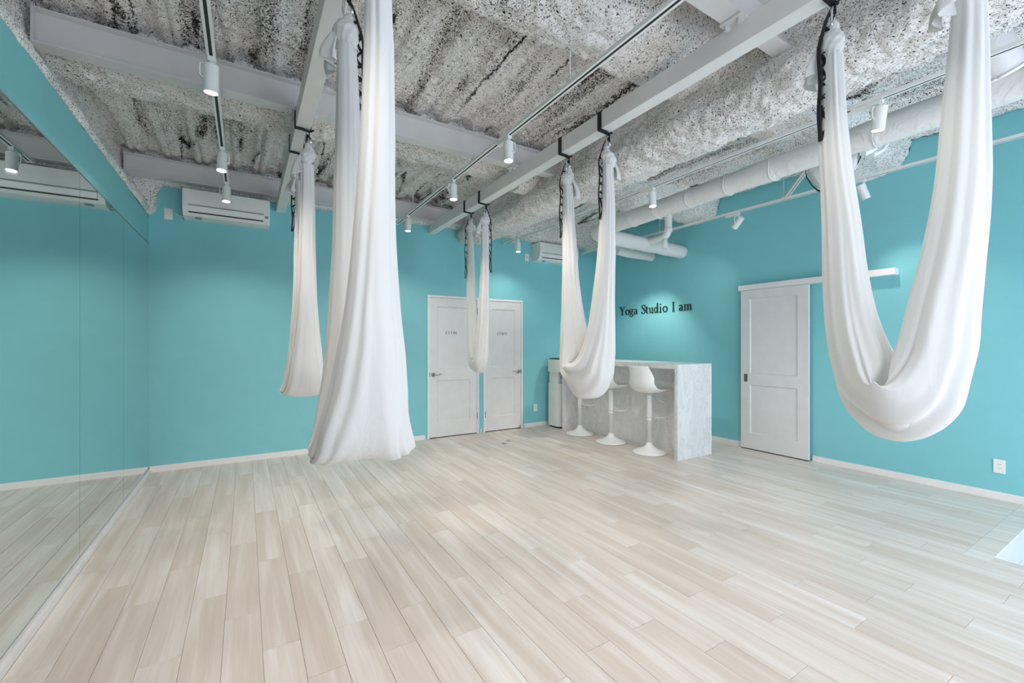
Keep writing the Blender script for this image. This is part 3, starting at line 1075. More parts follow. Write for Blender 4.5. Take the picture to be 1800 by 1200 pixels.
# ------------------------------------------------------------------ air conditioners
def aircon(x0, label, w_=0.80, zt=2.995):
    t = thing('air_conditioner', label, 'air conditioner', (x0, YB, zt - 0.29), group='wall air conditioners')
    # profile (depth from wall towards room = -y, z)
    pr = [(0, 0), (0.10, 0.0), (0.17, 0.012), (0.205, 0.045), (0.222, 0.10), (0.226, 0.20), (0.222, 0.275), (0.21, 0.288), (0, 0.288)]
    poly = [(-d - 0.0005, z) for d, z in pr]
    B().prism(poly, 'x', 0, w_).build('body', 'plastic', t)
    # raised front panel, louvre flap and dark gap below it
    B().prism([(-0.2265, 0.125), (-0.2305, 0.128), (-0.2305, 0.195), (-0.2265, 0.278), (-0.222, 0.278), (-0.222, 0.125)], 'x', 0.012, w_ - 0.012).build('front_panel', 'plastic', t)
    B().box(0.05, w_ - 0.06, -0.2275, -0.221, 0.112, 0.122).build('upper_slit', 'grey_plastic', t)
    B().prism([(-0.224, 0.108), (-0.2315, 0.106), (-0.2165, 0.052), (-0.206, 0.054)], 'x', 0.055, w_ - 0.07).build('louvre_flap', 'plastic', t)
    B().prism([(-0.212, 0.050), (-0.2145, 0.050), (-0.209, 0.040), (-0.200, 0.040)], 'x', 0.05, w_ - 0.065).build('air_slot', 'dark', t)
    B().box(w_ - 0.05, w_ - 0.015, -0.2285, -0.215, 0.075, 0.100).build('display', 'grey_plastic', t)
    B().box(0.10, 0.16, -0.16, -0.11, -0.002, 0.0035).build('drain_grille', 'grey_plastic', t)
    # power cord to the outlet on its left
    B().tube([(-0.115, -0.03, 0.045), (-0.085, -0.045, 0.047), (-0.05, -0.04, 0.03), (-0.02, -0.03, 0.022), (0.006, -0.03, 0.02)], 0.0045, 8).build('power_cord', 'plastic', t)
    return t


aircon(-0.565, 'white wall air conditioner on the back wall near the mirror')
aircon(4.01, 'white wall air conditioner high in the far right corner')


# ------------------------------------------------------------------ lighting tracks and spotlights
TZ = 2.91
TX = (-0.16, 1.675, 3.445, 4.97)
TEND = (5.30, 5.55, 5.78, 5.74)
NAMES = ['lighting track nearest the mirror', 'lighting track between the two box beams', 'lighting track beneath the sprayed girder', 'lighting track nearest the right wall']
RODS = [(0.6, 2.2, 3.05, 4.6), (0.5, 2.05, 3.35, 4.95), (0.45, 1.02, 2.2, 3.2, 4.3, 5.45), (0.55, 2.45, 3.55, 4.1, 5.0)]
for tx, ye, nm, rods in zip(TX, TEND, NAMES, RODS):
    t = thing('lighting_track', 'white ' + nm, 'lighting track', (tx, YF + 0.3, TZ), group='ceiling lighting tracks')
    b = B()
    y0_ = YF + 0.3
    for sx in (-1, 1):
        b.box(tx + sx * 0.0145 - 0.0065, tx + sx * 0.0145 + 0.0065, y0_, ye, TZ, TZ + 0.018)
    b.box(tx - 0.021, tx + 0.021, y0_, ye, TZ + 0.018, TZ + 0.024)
    b.box(tx - 0.021, tx + 0.021, ye, ye + 0.03, TZ - 0.001, TZ + 0.024)
    b.build('rail', 'plastic', t, world=True)
    B().box(tx - 0.0079, tx + 0.0079, y0_ + 0.001, ye - 0.001, TZ + 0.002, TZ + 0.0178).build('slot', 'dark', t, world=True)
    for y in rods:
        top = DECK + 0.03
        if tx == TX[2]:
            top = DECK
        B().tube([(tx, y, TZ + 0.046), (tx, y, top)], 0.0045, 8).build('hanger_rod', 'steel', t, world=True)
        B().box(tx - 0.02, tx + 0.02, y - 0.012, y + 0.012, TZ + 0.0245, TZ + 0.046, 0.003).build('hanger_clip', 'steel', t, world=True)


def spotlight(tx, y, label, tilt=0.0, az=0.0, arm=1, energy=1.0, size=142, blend=0.75):
    """head hangs under the track; tilt (deg) leans the beam away from straight down towards azimuth az (deg, 0 = +x, 90 = +y)"""
    t = thing('track_spotlight', label, 'spotlight', (tx, y, TZ), group='white track spotlights')
    B().box(-0.016, 0.016, -0.02, 0.15, -0.026, -0.001, 0.003).build('adapter', 'plastic', t)
    B().tube([(0, 0, -0.026), (0, 0, -0.045)], 0.013, 16).build('swivel', 'plastic', t)
    d = Vector((math.sin(math.radians(tilt)) * math.cos(math.radians(az)), math.sin(math.radians(tilt)) * math.sin(math.radians(az)), -math.cos(math.radians(tilt))))
    hd = thing_part_matrix(d)
    r, ln = 0.036, 0.145
    pv = Vector((0, 0, -0.115))                   # pivot
    s_ = Vector((math.cos(math.radians(az + 90)), math.sin(math.radians(az + 90)), 0)) * arm
    br = B().ribbon([(0, 0, -0.045), s_ * 0.028 + Vector((0, 0, -0.047)), s_ * 0.050 + Vector((0, 0, -0.052)), s_ * 0.052 + Vector((0, 0, -0.075)), s_ * 0.050 + pv, s_ * 0.036 + pv + Vector((0, 0, -0.012))],
                    d.cross(s_) if abs(tilt) < 1 else d.cross(s_), 0.014, 0.005)
    br.build('bracket', 'plastic', t)
    seg = 28
    prof = [(0.028, -0.072), (r, -0.066), (r, 0.074), (r - 0.003, 0.076), (r - 0.004, 0.066), (0.004, 0.060)]

    def ring(prof_):
        return [pv + d * z + (hd[0] * math.cos(2 * PI * k / seg) + hd[1] * math.sin(2 * PI * k / seg)) * q for q, z in prof_ for k in range(seg)]

    hb = B()
    n = len(prof)
    hb.add(ring(prof), [(i * seg + k, i * seg + (k + 1) % seg, (i + 1) * seg + (k + 1) % seg, (i + 1) * seg + k) for i in range(n - 1) for k in range(seg)], True)
    hb.f.append(tuple(reversed(range(seg))))
    hb.sm.append(False)
    head = hb.build('head', 'plastic', t)
    # sharp rims
    md = head.modifiers.new('edges', 'EDGE_SPLIT')
    md.split_angle = math.radians(40)
    lb = B()
    lb.add(ring([(r - 0.0048, 0.067), (0.001, 0.069)]), [(k, (k + 1) % seg, seg + (k + 1) % seg, seg + k) for k in range(seg)], True)
    lb.build('lens', 'lens', head)
    ld = bpy.data.lights.new('spot_lamp', 'SPOT')
    ld.energy = SPOT_W * energy
    ld.color = (1.0, 0.89, 0.80)
    ld.spot_size = math.radians(size)
    ld.spot_blend = blend
    ld.shadow_soft_size = 0.03
    lo = bpy.data.objects.new('spot_lamp', ld)
    lo.parent = t
    lo.location = pv + d * 0.10
    lo.rotation_euler = d.to_track_quat('-Z', 'Y').to_euler()
    COL.objects.link(lo)
    return t


def thing_part_matrix(d):
    a = Vector((0, 1, 0)) if abs(d.y) < 0.9 else Vector((1, 0, 0))
    u = d.cross(a).normalized()
    return u, d.cross(u).normalized()


spotlight(TX[0], 2.86, 'largest white spotlight on the track nearest the mirror', 6, 100, 1)
spotlight(TX[0], 4.12, 'middle white spotlight on the mirror-side track above the air conditioner', 8, 250, 1)
spotlight(TX[0], 4.98, 'white spotlight in front of the near air conditioner', 5, 270, -1)
spotlight(TX[0], 1.05, 'added unseen white spotlight on the mirror-side track above the viewer', energy=0.9)  # head out of view, added because the room needs more light
spotlight(TX[0], -0.80, 'white spotlight on the mirror-side track behind the viewer', energy=0.55)
spotlight(TX[1], 2.77, 'white spotlight on the middle track before the middle I-beam', 4, 250, 1)
spotlight(TX[1], 3.78, 'white spotlight on the middle track, second from the back', 4, 270, -1)
spotlight(TX[1], 5.12, 'white spotlight on the middle track just left of the box beam end', 3, 200, 1, 0.7)
spotlight(TX[1], 0.75, 'added unseen white spotlight on the middle track above the viewer', energy=0.4)  # unseen head added for extra light on the near floor
spotlight(TX[1], -0.90, 'added unseen white spotlight on the middle track behind the viewer', energy=0.4)  # another unseen head, added as fill light from behind
spotlight(TX[2], 2.93, 'white spotlight hanging before the duct on the girder track', 5, 250, 1)
spotlight(TX[2], 5.42, 'small white spotlight left of the far air conditioner', 4, 240, -1, 0.45)
spotlight(TX[2], 1.12, 'large white spotlight between the strands of the right hammock', 10, 60, 1)
spotlight(TX[2], -0.70, 'added unseen white spotlight on the girder track behind the viewer', energy=0.55)  # unseen, added to brighten the near right side
spotlight(TX[3], 2.96, 'tilted white spotlight left of the sliding door rail, aimed at the sign', 50, 75, 1, 0.4, 90, blend=1.0)
spotlight(TX[3], 4.36, 'white spotlight above the bar counter, hidden behind the white pipes', 14, 75, 1, 2.0, 96, blend=0.7)
spotlight(TX[3], 1.74, 'tilted white spotlight peeking out behind the right hammock strand', 24, 330, 1, 0.5, 80)


# ------------------------------------------------------------------ ducts and pipes
def duct(name, label, pts, r, collars=(), wrinkle=0.004, cat='duct', seg=28, mat='duct', group=None, soft=60):
    pts = [Vector(p) for p in pts]
    # densify
    dense = []
    for a, b in zip(pts[:-1], pts[1:]):
        n = max(2, int((b - a).length / 0.02))
        dense += [a.lerp(b, k / n) for k in range(n)]
    dense.append(pts[-1])
    for _ in range(soft):
        q = dense[:]
        for i in range(1, len(dense) - 1):
            q[i] = dense[i - 1] * 0.25 + dense[i] * 0.5 + dense[i + 1] * 0.25
        dense = q
    rs = []
    for i, p in enumerate(dense):
        ns = wrinkle * vnoise(np.array([[p.x, p.y, p.z]]), 5.0, 9)[0]
        k = 0
        for c in collars:
            dd = abs(p.y - c)
            if dd < 0.014:
                k = 0.006
        rs.append(r + ns + k)
    t = thing(name, label, cat, tuple(dense[0]), group=group)
    b = B().tube([p - dense[0] for p in dense], rs, seg)
    b.build('pipe_wall', mat, t)
    return t


du = duct('insulated_duct', 'long white wrapped duct crossing above the sliding door', [(3.80, YF + 0.05, 2.90), (3.80, 3.95, 2.795), (3.82, 4.19, 2.775), (4.05, 4.20, 2.77), (5.597, 4.20, 2.735)], 0.095, collars=(0.55, 1.25, 1.95, 2.35, 2.75, 3.15, 3.5), group='white ducts and pipes')
for y in (0.4, 1.6, 2.6, 3.6):
    B().tube([(3.80 - 3.80, y - (YF + 0.05), 2.86 + 0.095 - 2.90), (0, y - (YF + 0.05), DECK + 0.02 - 2.90)], 0.005, 8).build('hanger_rod', 'steel', du)
for y in (0.55, 1.25, 1.95, 2.35, 2.75, 3.15, 3.5):
    zc = 2.90 - (y - YF - 0.05) * (0.105 / 5.5)
    b = B()
    pts = [(0.101 * math.cos(2 * PI * k / 40), y - (YF + 0.05) + 0.006 * math.sin(3 * 2 * PI * k / 40 + y), zc - 2.90 + 0.101 * math.sin(2 * PI * k / 40)) for k in range(41)]
    b.tube(pts, 0.0035, 6)
    b.build('wrap_seam', 'duct', du)
bd = duct('branch_duct', 'bluish white branch duct rising behind the right hammock', [(3.715, 0.64, 2.90), (3.62, 0.675, 3.05), (3.43, 0.765, 3.33)], 0.105, cat='duct', group='white ducts and pipes')
ax_ = Vector((-0.51, 0.21, 0.83)).normalized()
u_, v_ = thing_part_matrix(ax_)
B().tube([ax_ * 0.012 + (u_ * math.cos(2 * PI * k / 36) + v_ * math.sin(2 * PI * k / 36)) * 0.109 for k in range(37)], 0.006, 8).build('rim', 'duct', bd)
duct('wall_pipe', 'short thick white pipe below the duct elbow', [(4.80, 4.77, 2.79), (5.0, 4.77, 2.775), (5.597, 4.77, 2.765)], 0.075, cat='pipe', group='white ducts and pipes')
pv = duct('drain_pipe', 'white vertical drain pipe with elbow beside the duct', [(4.78, 3.80, 3.33), (4.78, 3.80, 2.83), (4.78, 3.85, 2.78), (4.78, 4.45, 2.76)], 0.045, cat='pipe', wrinkle=0.0, soft=9, mat='plastic', group='white ducts and pipes')
b = B().lathe([(0.036, -0.72), (0.036, -0.58)], 20)
b.v = [(x, y + 0.06, z + 0.02) for x, y, z in b.v]
b.build('stub', 'plastic', pv)
B().tube([(0, 0, -0.49), (0, 0, -0.43)], 0.05, 24).build('collar', 'plastic', pv)
# two thin hoses looping under the duct
for k, (dx, rr_) in enumerate(((0.0, 0.022), (0.09, 0.016))):
    P0 = Vector((4.10 + dx, 1.33 - dx * 0.3, 3.05))
    pts = [P0, P0 + Vector((0.02, 0, -0.14)), P0 + Vector((0.01, 0.005, -0.21)), P0 + Vector((-0.02, 0.02, -0.265)), P0 + Vector((-0.08, 0.04, -0.285)), P0 + Vector((-0.13, 0.06, -0.26))]
    duct('hose', 'thicker white hose looping under the long duct' if k == 0 else 'thinner white hose looping under the long duct', pts, rr_, cat='hose', seg=14, mat='plastic', wrinkle=0, group='hoses under the duct')
# diagonal brace on the wall-side track
bt = thing('track_brace', 'diagonal pale steel brace rising from the wall-side track', 'brace', (TX[3], 2.42, TZ + 0.03))
B().ribbon([(0, 0, 0), (-0.62, -0.64, 0.19)], (0.5, -0.5, 0.0), 0.042, 0.02).build('bar', 'steel', bt)
B().ribbon([(0.0, 0.0, -0.0115), (-0.62, -0.64, 0.1785)], (0.5, -0.5, 0.0), 0.010, 0.003).build('groove', 'grey_plastic', bt)
B().box(-0.03, 0.03, -0.035, 0.025, -0.006, 0.012, 0.003).build('clamp', 'steel', bt)


# ------------------------------------------------------------------ hammocks
def fabric_mesh(h, zk, zb, a_top, a_bot, b_top, b_mid, b_bot, seed, trough=1.0, skew=0.0, fold=1.0, lip=0.2, lip_t=0.3, square=0.75):
    """U-shaped gathered sling in local coordinates: strands at y = +-h, knots at z = zk, lowest point near z = zb"""
    rs = np.random.RandomState(seed)
    nu, nv = 181, 144
    Lz = zk - zb
    z0 = zb + b_bot
    t = np.linspace(-1, 1, nu)

    def bez(s, P):
        s = s[:, None]
        return (1 - s) ** 3 * P[0] + 3 * (1 - s) ** 2 * s * P[1] + 3 * (1 - s) * s ** 2 * P[2] + s ** 3 * P[3]
    s = np.abs(t) ** 0.85
    s = 1 - s                                       # 0 at the knots, 1 at the bottom
    Pc = np.array([[h, zk], [h * 0.96, zk - 0.60 * Lz], [h * 0.50, z0], [0, z0]])
    c = bez(s, Pc)
    c[:, 0] *= np.sign(t) + (t == 0)
    c[:, 1] += skew * t * s
    tg = np.gradient(c, axis=0)
    tg /= np.linalg.norm(tg, axis=1)[:, None]
    nrm = np.stack([tg[:, 1], -tg[:, 0]], -1)      # outward side of the U
    inside = np.array([0, zk])
    sg = np.sign(((c - inside) * nrm).sum(1))
    nrm *= np.where(sg == 0, 1, sg)[:, None]
    sm = lambda e0, e1, x: np.clip((x - e0) / (e1 - e0), 0, 1) ** 2 * (3 - 2 * np.clip((x - e0) / (e1 - e0), 0, 1))
    a = a_top + (a_bot - a_top) * (0.55 * s + 0.45 * sm(0.25, 0.95, s))
    b = b_top + (b_mid - b_top) * np.clip(s / 0.75, 0, 1) ** 0.9
    b = b + (b_bot - b) * sm(0.75, 1.0, s)
    th = np.linspace(0, 2 * PI, nv, endpoint=False)
    creases = []
    for _ in range(26):
        creases.append((rs.uniform(0, 2 * PI), rs.uniform(0.05, 0.17), rs.uniform(0.06, 0.22), rs.uniform(-1.3, 1.3), rs.uniform(0.35, 0.9), rs.uniform(-0.5, 0.5)))
    V = np.zeros((nu, nv, 3))
    q = trough * sm(0.62, 1.0, s)
    ph0 = rs.uniform(0, 2 * PI, 4)
    for i in range(nu):
        r = 1 + fold * (0.06 * np.sin(2 * th + ph0[0] + 1.5 * t[i]) + 0.05 * np.sin(3 * th + ph0[1] - 2.0 * t[i]) + 0.03 * np.sin(5 * th + ph0[2] + 1.0 * t[i]))
        for (a_, dp, wd_, tc_, tw_, dr_) in creases:
            env = math.exp(-((t[i] - tc_) / tw_) ** 2)
            da = (th - a_ - dr_ * (t[i] - tc_) + PI) % (2 * PI) - PI
            r -= fold * dp * env * (np.exp(-(da / wd_) ** 2) - 0.45 * np.exp(-((np.abs(da) - 1.9 * wd_) / wd_) ** 2))
        cq = np.cos(th)
        X = a[i] * np.sign(cq) * np.abs(cq) ** (1 - (1 - square) * s[i] ** 2) * r
        sn_ = np.sin(th)
        Nn = b[i] * sn_ * r
        inner = sn_ < 0
        Nn = np.where(inner, Nn * (1 - 1.75 * q[i] * (1 - np.abs(np.cos(th)) ** 3)), Nn)
        V[i, :, 0] = X
        V[i, :, 1] = c[i, 0] + nrm[i, 0] * Nn
        V[i, :, 2] = c[i, 1] + nrm[i, 1] * Nn + lip * np.abs(np.cos(th)) ** 1.4 * max(0.0, 1 - abs(t[i]) / lip_t) ** 1.15
    W = V.reshape(-1, 3)
    sl = np.repeat(s, nv)
    amp = 0.002 + 0.014 * np.clip((sl - 0.5) / 0.5, 0, 1)
    W[:, 0] += amp * vnoise(W + seed, 7.0, 3) * 1.6
    W[:, 1] += amp * vnoise(W + seed * 2.0, 6.0, 5)
    W[:, 2] += amp * vnoise(W + seed * 3.0, 7.0, 7) * 1.2
    W[:, 1] += 0.012 * vnoise(W * np.array([0.2, 0.2, 1.0]) + seed, 2.3, 6) * np.clip(sl * 3, 0, 1)
    return grid_mesh('fabric', W, nu, nv, True, closed_v=True)


def knot_mesh(seed, r=0.055, ht=0.17):
    rs = np.random.RandomState(seed)
    nz, nv = 44, 72
    zz = np.linspace(0, 1, nz)
    prof = np.interp(zz, [0, 0.10, 0.22, 0.38, 0.55, 0.68, 0.78, 0.9, 1.0], [0.62, 0.66, 0.88, 1.05, 1.0, 0.72, 0.52, 0.38, 0.22]) * r
    th = np.linspace(0, 2 * PI, nv, endpoint=False)
    V = np.zeros((nz, nv, 3))
    p = rs.uniform(0, 6, 4)
    for i, z in enumerate(zz):
        tw = 5.0 * z
        rr_ = prof[i] * (1 + 0.10 * np.sin(2 * th + tw + p[0]) + 0.045 * np.sin(9 * z * 3.2 + 1.5 * np.sin(th + p[1])) + 0.035 * (1 - 2 * np.abs(np.sin(5 * th - 2.2 * tw + p[2]))))
        V[i, :, 0] = rr_ * np.cos(th) + 0.010 * math.sin(5 * z + p[3])
        V[i, :, 1] = rr_ * np.sin(th) + 0.008 * math.cos(4 * z + p[0])
        V[i, :, 2] = z * ht
    return grid_mesh('knot', V.reshape(-1, 3), nz, nv, True, closed_v=True)


def tail_mesh(seed, ln=0.17, wd=0.085, direction=(1, 0)):
    """loose ruffled end of the cloth hanging out of the knot"""
    rs = np.random.RandomState(seed)
    nu, nv = 22, 26
    p = rs.uniform(0, 6, 4)
    d = Vector((direction[0], direction[1], 0)).normalized()
    e = Vector((-d.y, d.x, 0))
    V = []
    for i in range(nu):
        u = i / (nu - 1)
        for j in range(nv):
            v = j / (nv - 1) - 0.5
            wid = wd * (0.45 + 0.9 * u)
            out = 0.022 + 0.055 * math.sin(u * 1.9) + 0.014 * math.sin(9 * v + p[0]) * u
            dz = 0.075 - ln * (u ** 1.1) + 0.03 * v + 0.012 * math.sin(12 * v + p[1]) * u
            fold = 0.020 * math.sin(16 * v + p[2] + 2 * u) * (0.3 + u)
            q = d * (out + fold) + e * (v * wid)
            V.append((q.x, q.y, dz))
    return grid_mesh('tail', np.array(V), nu, nv, True)


def hammock(bx, y_near, y_far, label, seed, zb=0.91, a_bot=0.20, b_bot=0.085, b_mid=0.085, tails=((1, 0.2), (1, 0.2)), chain=((-1, 0.35), (-1, 0.35)), zk=(2.66, 2.66), wrap=-1, chain_len=(0.62, 0.62), trough=1.0, a_top=0.042, fold=1.0, skew=0.0, lip=0.2, lip_t=0.3, square=0.75):
    x = bx + 0.03
    yc, h = (y_near + y_far) / 2, (y_far - y_near) / 2
    t = thing('aerial_hammock', label, 'hammock', (x, yc, zb), group='white aerial yoga hammocks')
    zm = min(zk)
    me = fabric_mesh(h, zm - zb + 0.012, 0.0, a_top, a_bot, 0.040, b_mid, b_bot, seed, trough, skew, fold, lip, lip_t, square)
    fb = link('fabric', me, 'cloth', t)
    for k, (y, sgn) in enumerate(((y_near, -1), (y_far, 1))):
        z0 = zm - zb
        ko = link('knot', knot_mesh(seed * 3 + k), 'cloth', t, (0, sgn * h, z0))
        tl = link('knot_tail', tail_mesh(seed * 5 + k, direction=tails[k]), 'cloth', ko, (0, 0, 0.015))
        sol = tl.modifiers.new('thickness', 'SOLIDIFY')
        sol.thickness = 0.0025
        # webbing strap: choked around the box beam, down to the carabiner
        so = bpy.data.objects.new('strap', None)
        zt = zm + 0.155
        lo, hi = BZ0 - 0.004, BZ1 + 0.004
        xl, xr = bx - BW - 0.004, bx + BW + 0.004
        st_ = B()
        yy = sgn * h
        X = lambda v: v - x
        Z = lambda v: v - zb
        for o_ in (-0.010, 0.010):
            st_.ribbon([(X(xr - 0.012), yy + o_ * 0.4, Z(lo - 0.010)), (X(bx), yy + o_, Z(lo - 0.001)), (X(xl), yy + o_, Z(lo))], (0, 1, 0), 0.0195, 0.004)
            st_.ribbon([(X(xl), yy + o_, Z(lo)), (X(xl), yy + o_, Z(hi))], (0, 1, 0), 0.0195, 0.004)
            st_.ribbon([(X(xl), yy + o_, Z(hi)), (X(xr), yy + o_, Z(hi))], (0, 1, 0), 0.0195, 0.004)
            st_.ribbon([(X(xr), yy + o_, Z(hi)), (X(xr), yy + o_, Z(lo + 0.002)), (X(xr - 0.012), yy + o_ * 0.4, Z(lo - 0.010))], (0, 1, 0), 0.0195, 0.004)
        st_.tube([(X(xr - 0.004), yy - 0.014, Z(lo - 0.004)), (X(xr + 0.018), yy - 0.004, Z(lo + 0.004)), (X(xr + 0.020), yy + 0.010, Z(lo + 0.012)), (X(xr - 0.002), yy + 0.014, Z(lo - 0.002))], 0.006, 8)
        st_.ribbon([(X(xr - 0.012), yy, Z(lo - 0.008)), (X(x + 0.012), yy, Z((lo + zt) / 2)), (0.0, yy, Z(zt + 0.075))], (0, 1, 0), 0.020, 0.006)
        sp = st_.build('strap', 'black', t)
        # daisy chain: a straight band with stitched loops
        cd = Vector((chain[k][0], chain[k][1], 0)).normalized()
        base = Vector((0, yy, Z(zt + 0.085)))
        CL = chain_len[k]
        pts = [base, base + cd * 0.030 + Vector((0, 0, -0.06)), base + cd * 0.062 + Vector((0, 0, -0.16))]
        for q in range(1, 13):
            pts.append(base + cd * (0.066 + 0.004 * math.sin(q * 0.9 + seed)) + Vector((0, 0, -0.16 - (CL - 0.16) * q / 12)))
        sidev = Vector((cd.y, -cd.x, 0))
        ch = B().ribbon(pts, sidev, 0.019, 0.006)
        n_loop = 6
        z_top, z_bot = 0.10, CL - 0.14
        wv = []
        for q in range(n_loop * 12 + 1):
            u = q / (n_loop * 12)
            bul = abs(math.sin(u * n_loop * PI)) ** 0.8 * (0.026 + 0.009 * math.sin(u * 9 + seed))
            bend = min(1.0, (z_top + (z_bot - z_top) * u) / 0.16)
            wv.append(base + cd * (0.066 * bend - 0.004 - bul) + Vector((0, 0, -(z_top + (z_bot - z_top) * u))))
        ch.ribbon(wv, sidev, 0.018, 0.0055)
        lp = [base + cd * (0.066 - 0.004 - 0.017 * math.sin(PI * u) * (1 if True else 0)) + Vector((0, 0, -(CL - 0.16) - 0.16 * u)) for u in np.linspace(0, 1, 14)]
        ch.ribbon(lp, sidev, 0.019, 0.006)
        ch.build('daisy_chain', 'black', sp)
        # carabiner: an oval ring between strap and knot
        cb = B()
        ring_pts = []
        for q in range(33):
            an = 2 * PI * q / 32
            ring_pts.append((0.021 * math.cos(an) * (1.0 if math.sin(an) < 0 else 0.85), yy + 0.004 * math.cos(an), Z(zt + 0.035) + 0.050 * math.sin(an)))
        cb.tube(ring_pts, 0.0055, 8)
        cb.tube([(0.022, yy + 0.002, Z(zt + 0.015)), (0.021, yy + 0.002, Z(zt + 0.055))], 0.009, 10)
        cb.build('carabiner', 'silver', sp)
    return t


hammock(BX[0], 1.49, 2.03, 'largest white hammock, hanging like a wide curtain left of centre', 21, zb=0.90, a_bot=0.205, tails=((1, -0.3), (-1, 0.2)), chain=((0.3, 1), (1, -0.1)), b_bot=0.055, lip=-0.02, trough=0.3, square=0.45, fold=0.75)
hammock(BX[0], 3.50, 3.96, 'white hammock farther back, partly hidden behind the largest one', 34, zb=0.95, a_bot=0.155, tails=((-1, 0.1), (-1, -0.4)), chain=((-0.4, 1), (-1, 0.3)), lip=0.0, trough=0.4, square=0.5, fold=0.8, b_bot=0.06)
hammock(BX[1], 4.30, 4.68, 'small distant white hammock in front of the two white doors', 47, zb=1.02, a_bot=0.10, tails=((-1, 0.3), (1, -0.5)), chain=((1, -0.3), (-1, 0.3)), chain_len=(0.74, 0.76), trough=0.4, b_bot=0.09, b_mid=0.085, lip=0.10, lip_t=0.2)
hammock(BX[1], 2.37, 2.84, 'white hammock in front of the bar counter', 58, zb=0.915, a_bot=0.19, tails=((1, -0.3), (1, -0.5)), chain=((-1, 0.45), (-1, 0.45)), chain_len=(0.62, 0.66), b_mid=0.135, b_bot=0.12, lip=0.15, lip_t=0.5)
hammock(BX[1], 0.48, 0.92, 'large white U-shaped hammock at the right of the room', 63, zb=0.965, a_bot=0.17, tails=((-0.6, 0.8), (-0.4, 1)), chain=((1, 0.2), (-1, 0.45)), b_bot=0.095, b_mid=0.12, lip=0.13, lip_t=0.35)

# stowed hammock tied up beside the long duct
sb = thing('stowed_hammock', 'bundled white hammock tied with black straps beside the duct', 'hammock', (4.15, 1.655, 2.63))
nz, nv = 40, 60
zz = np.linspace(0, 1, nz)
th = np.linspace(0, 2 * PI, nv, endpoint=False)
V = np.zeros((nz, nv, 3))
for i, z in enumerate(zz):
    r0 = np.interp(z, [0, 0.12, 0.4, 0.7, 0.9, 1.0], [0.05, 0.10, 0.16, 0.18, 0.13, 0.05])
    r_ = r0 * (1 + 0.10 * np.sin(3 * th + 4 * z) + 0.07 * (1 - 2 * np.abs(np.sin(6 * th + 3 * z))) + 0.05 * np.sin(11 * th - 5 * z))
    V[i, :, 0] = r_ * np.cos(th) * 0.75
    V[i, :, 1] = r_ * np.sin(th)
    V[i, :, 2] = z * 0.36
link('fabric', grid_mesh('fabric', V.reshape(-1, 3), nz, nv, True, closed_v=True), 'cloth', sb)
B().ribbon([(0, 0.02, 0.66), (0.0, 0.02, 0.345)], (0, 1, 0), 0.02, 0.004).build('strap', 'black', sb)
B().ribbon([(0.02, -0.13, 0.36), (0.02, -0.175, 0.30), (0.02, -0.19, 0.24), (0.0, -0.17, 0.17), (-0.02, -0.13, 0.10)], (1, 0.3, 0), 0.028, 0.005).build('strap', 'black', sb)
B().ribbon([(-0.08, 0.14, 0.32), (-0.09, 0.175, 0.24), (-0.08, 0.165, 0.14), (-0.06, 0.13, 0.06)], (1, 0.5, 0), 0.02, 0.005).ribbon([(-0.06, 0.13, 0.06), (-0.05, 0.10, 0.02), (-0.03, 0.06, -0.01)], (0, 0.2, 1), 0.02, 0.005).build('strap', 'black', sb)

# ------------------------------------------------------------------ bar counter
CX0, CX1, CY0, CY1, CZ = 4.242, 4.885, 3.245, 5.385, 1.115
bc = thing('bar_counter', 'white marble bar counter with knee space for stools', 'counter', ((CX0 + CX1) / 2, (CY0 + CY1) / 2, 0))
B().box(CX0, CX1, CY0 + 0.043, CY1, CZ - 0.055, CZ, 0.002).build('top', 'marble', bc, world=True)
B().box(CX0, CX1, CY0, CY0 + 0.042, 0, CZ, 0.002).build('end_panel', 'marble', bc, world=True)
B().box(CX0, CX1, CY1 - 0.042, CY1, 0, CZ - 0.056, 0.002).build('end_panel', 'marble', bc, world=True)
B().box(CX0 + 0.275, CX0 + 0.315, CY0 + 0.043, CY1 - 0.043, 0.001, CZ - 0.056).build('front_panel', 'marble', bc, world=True)


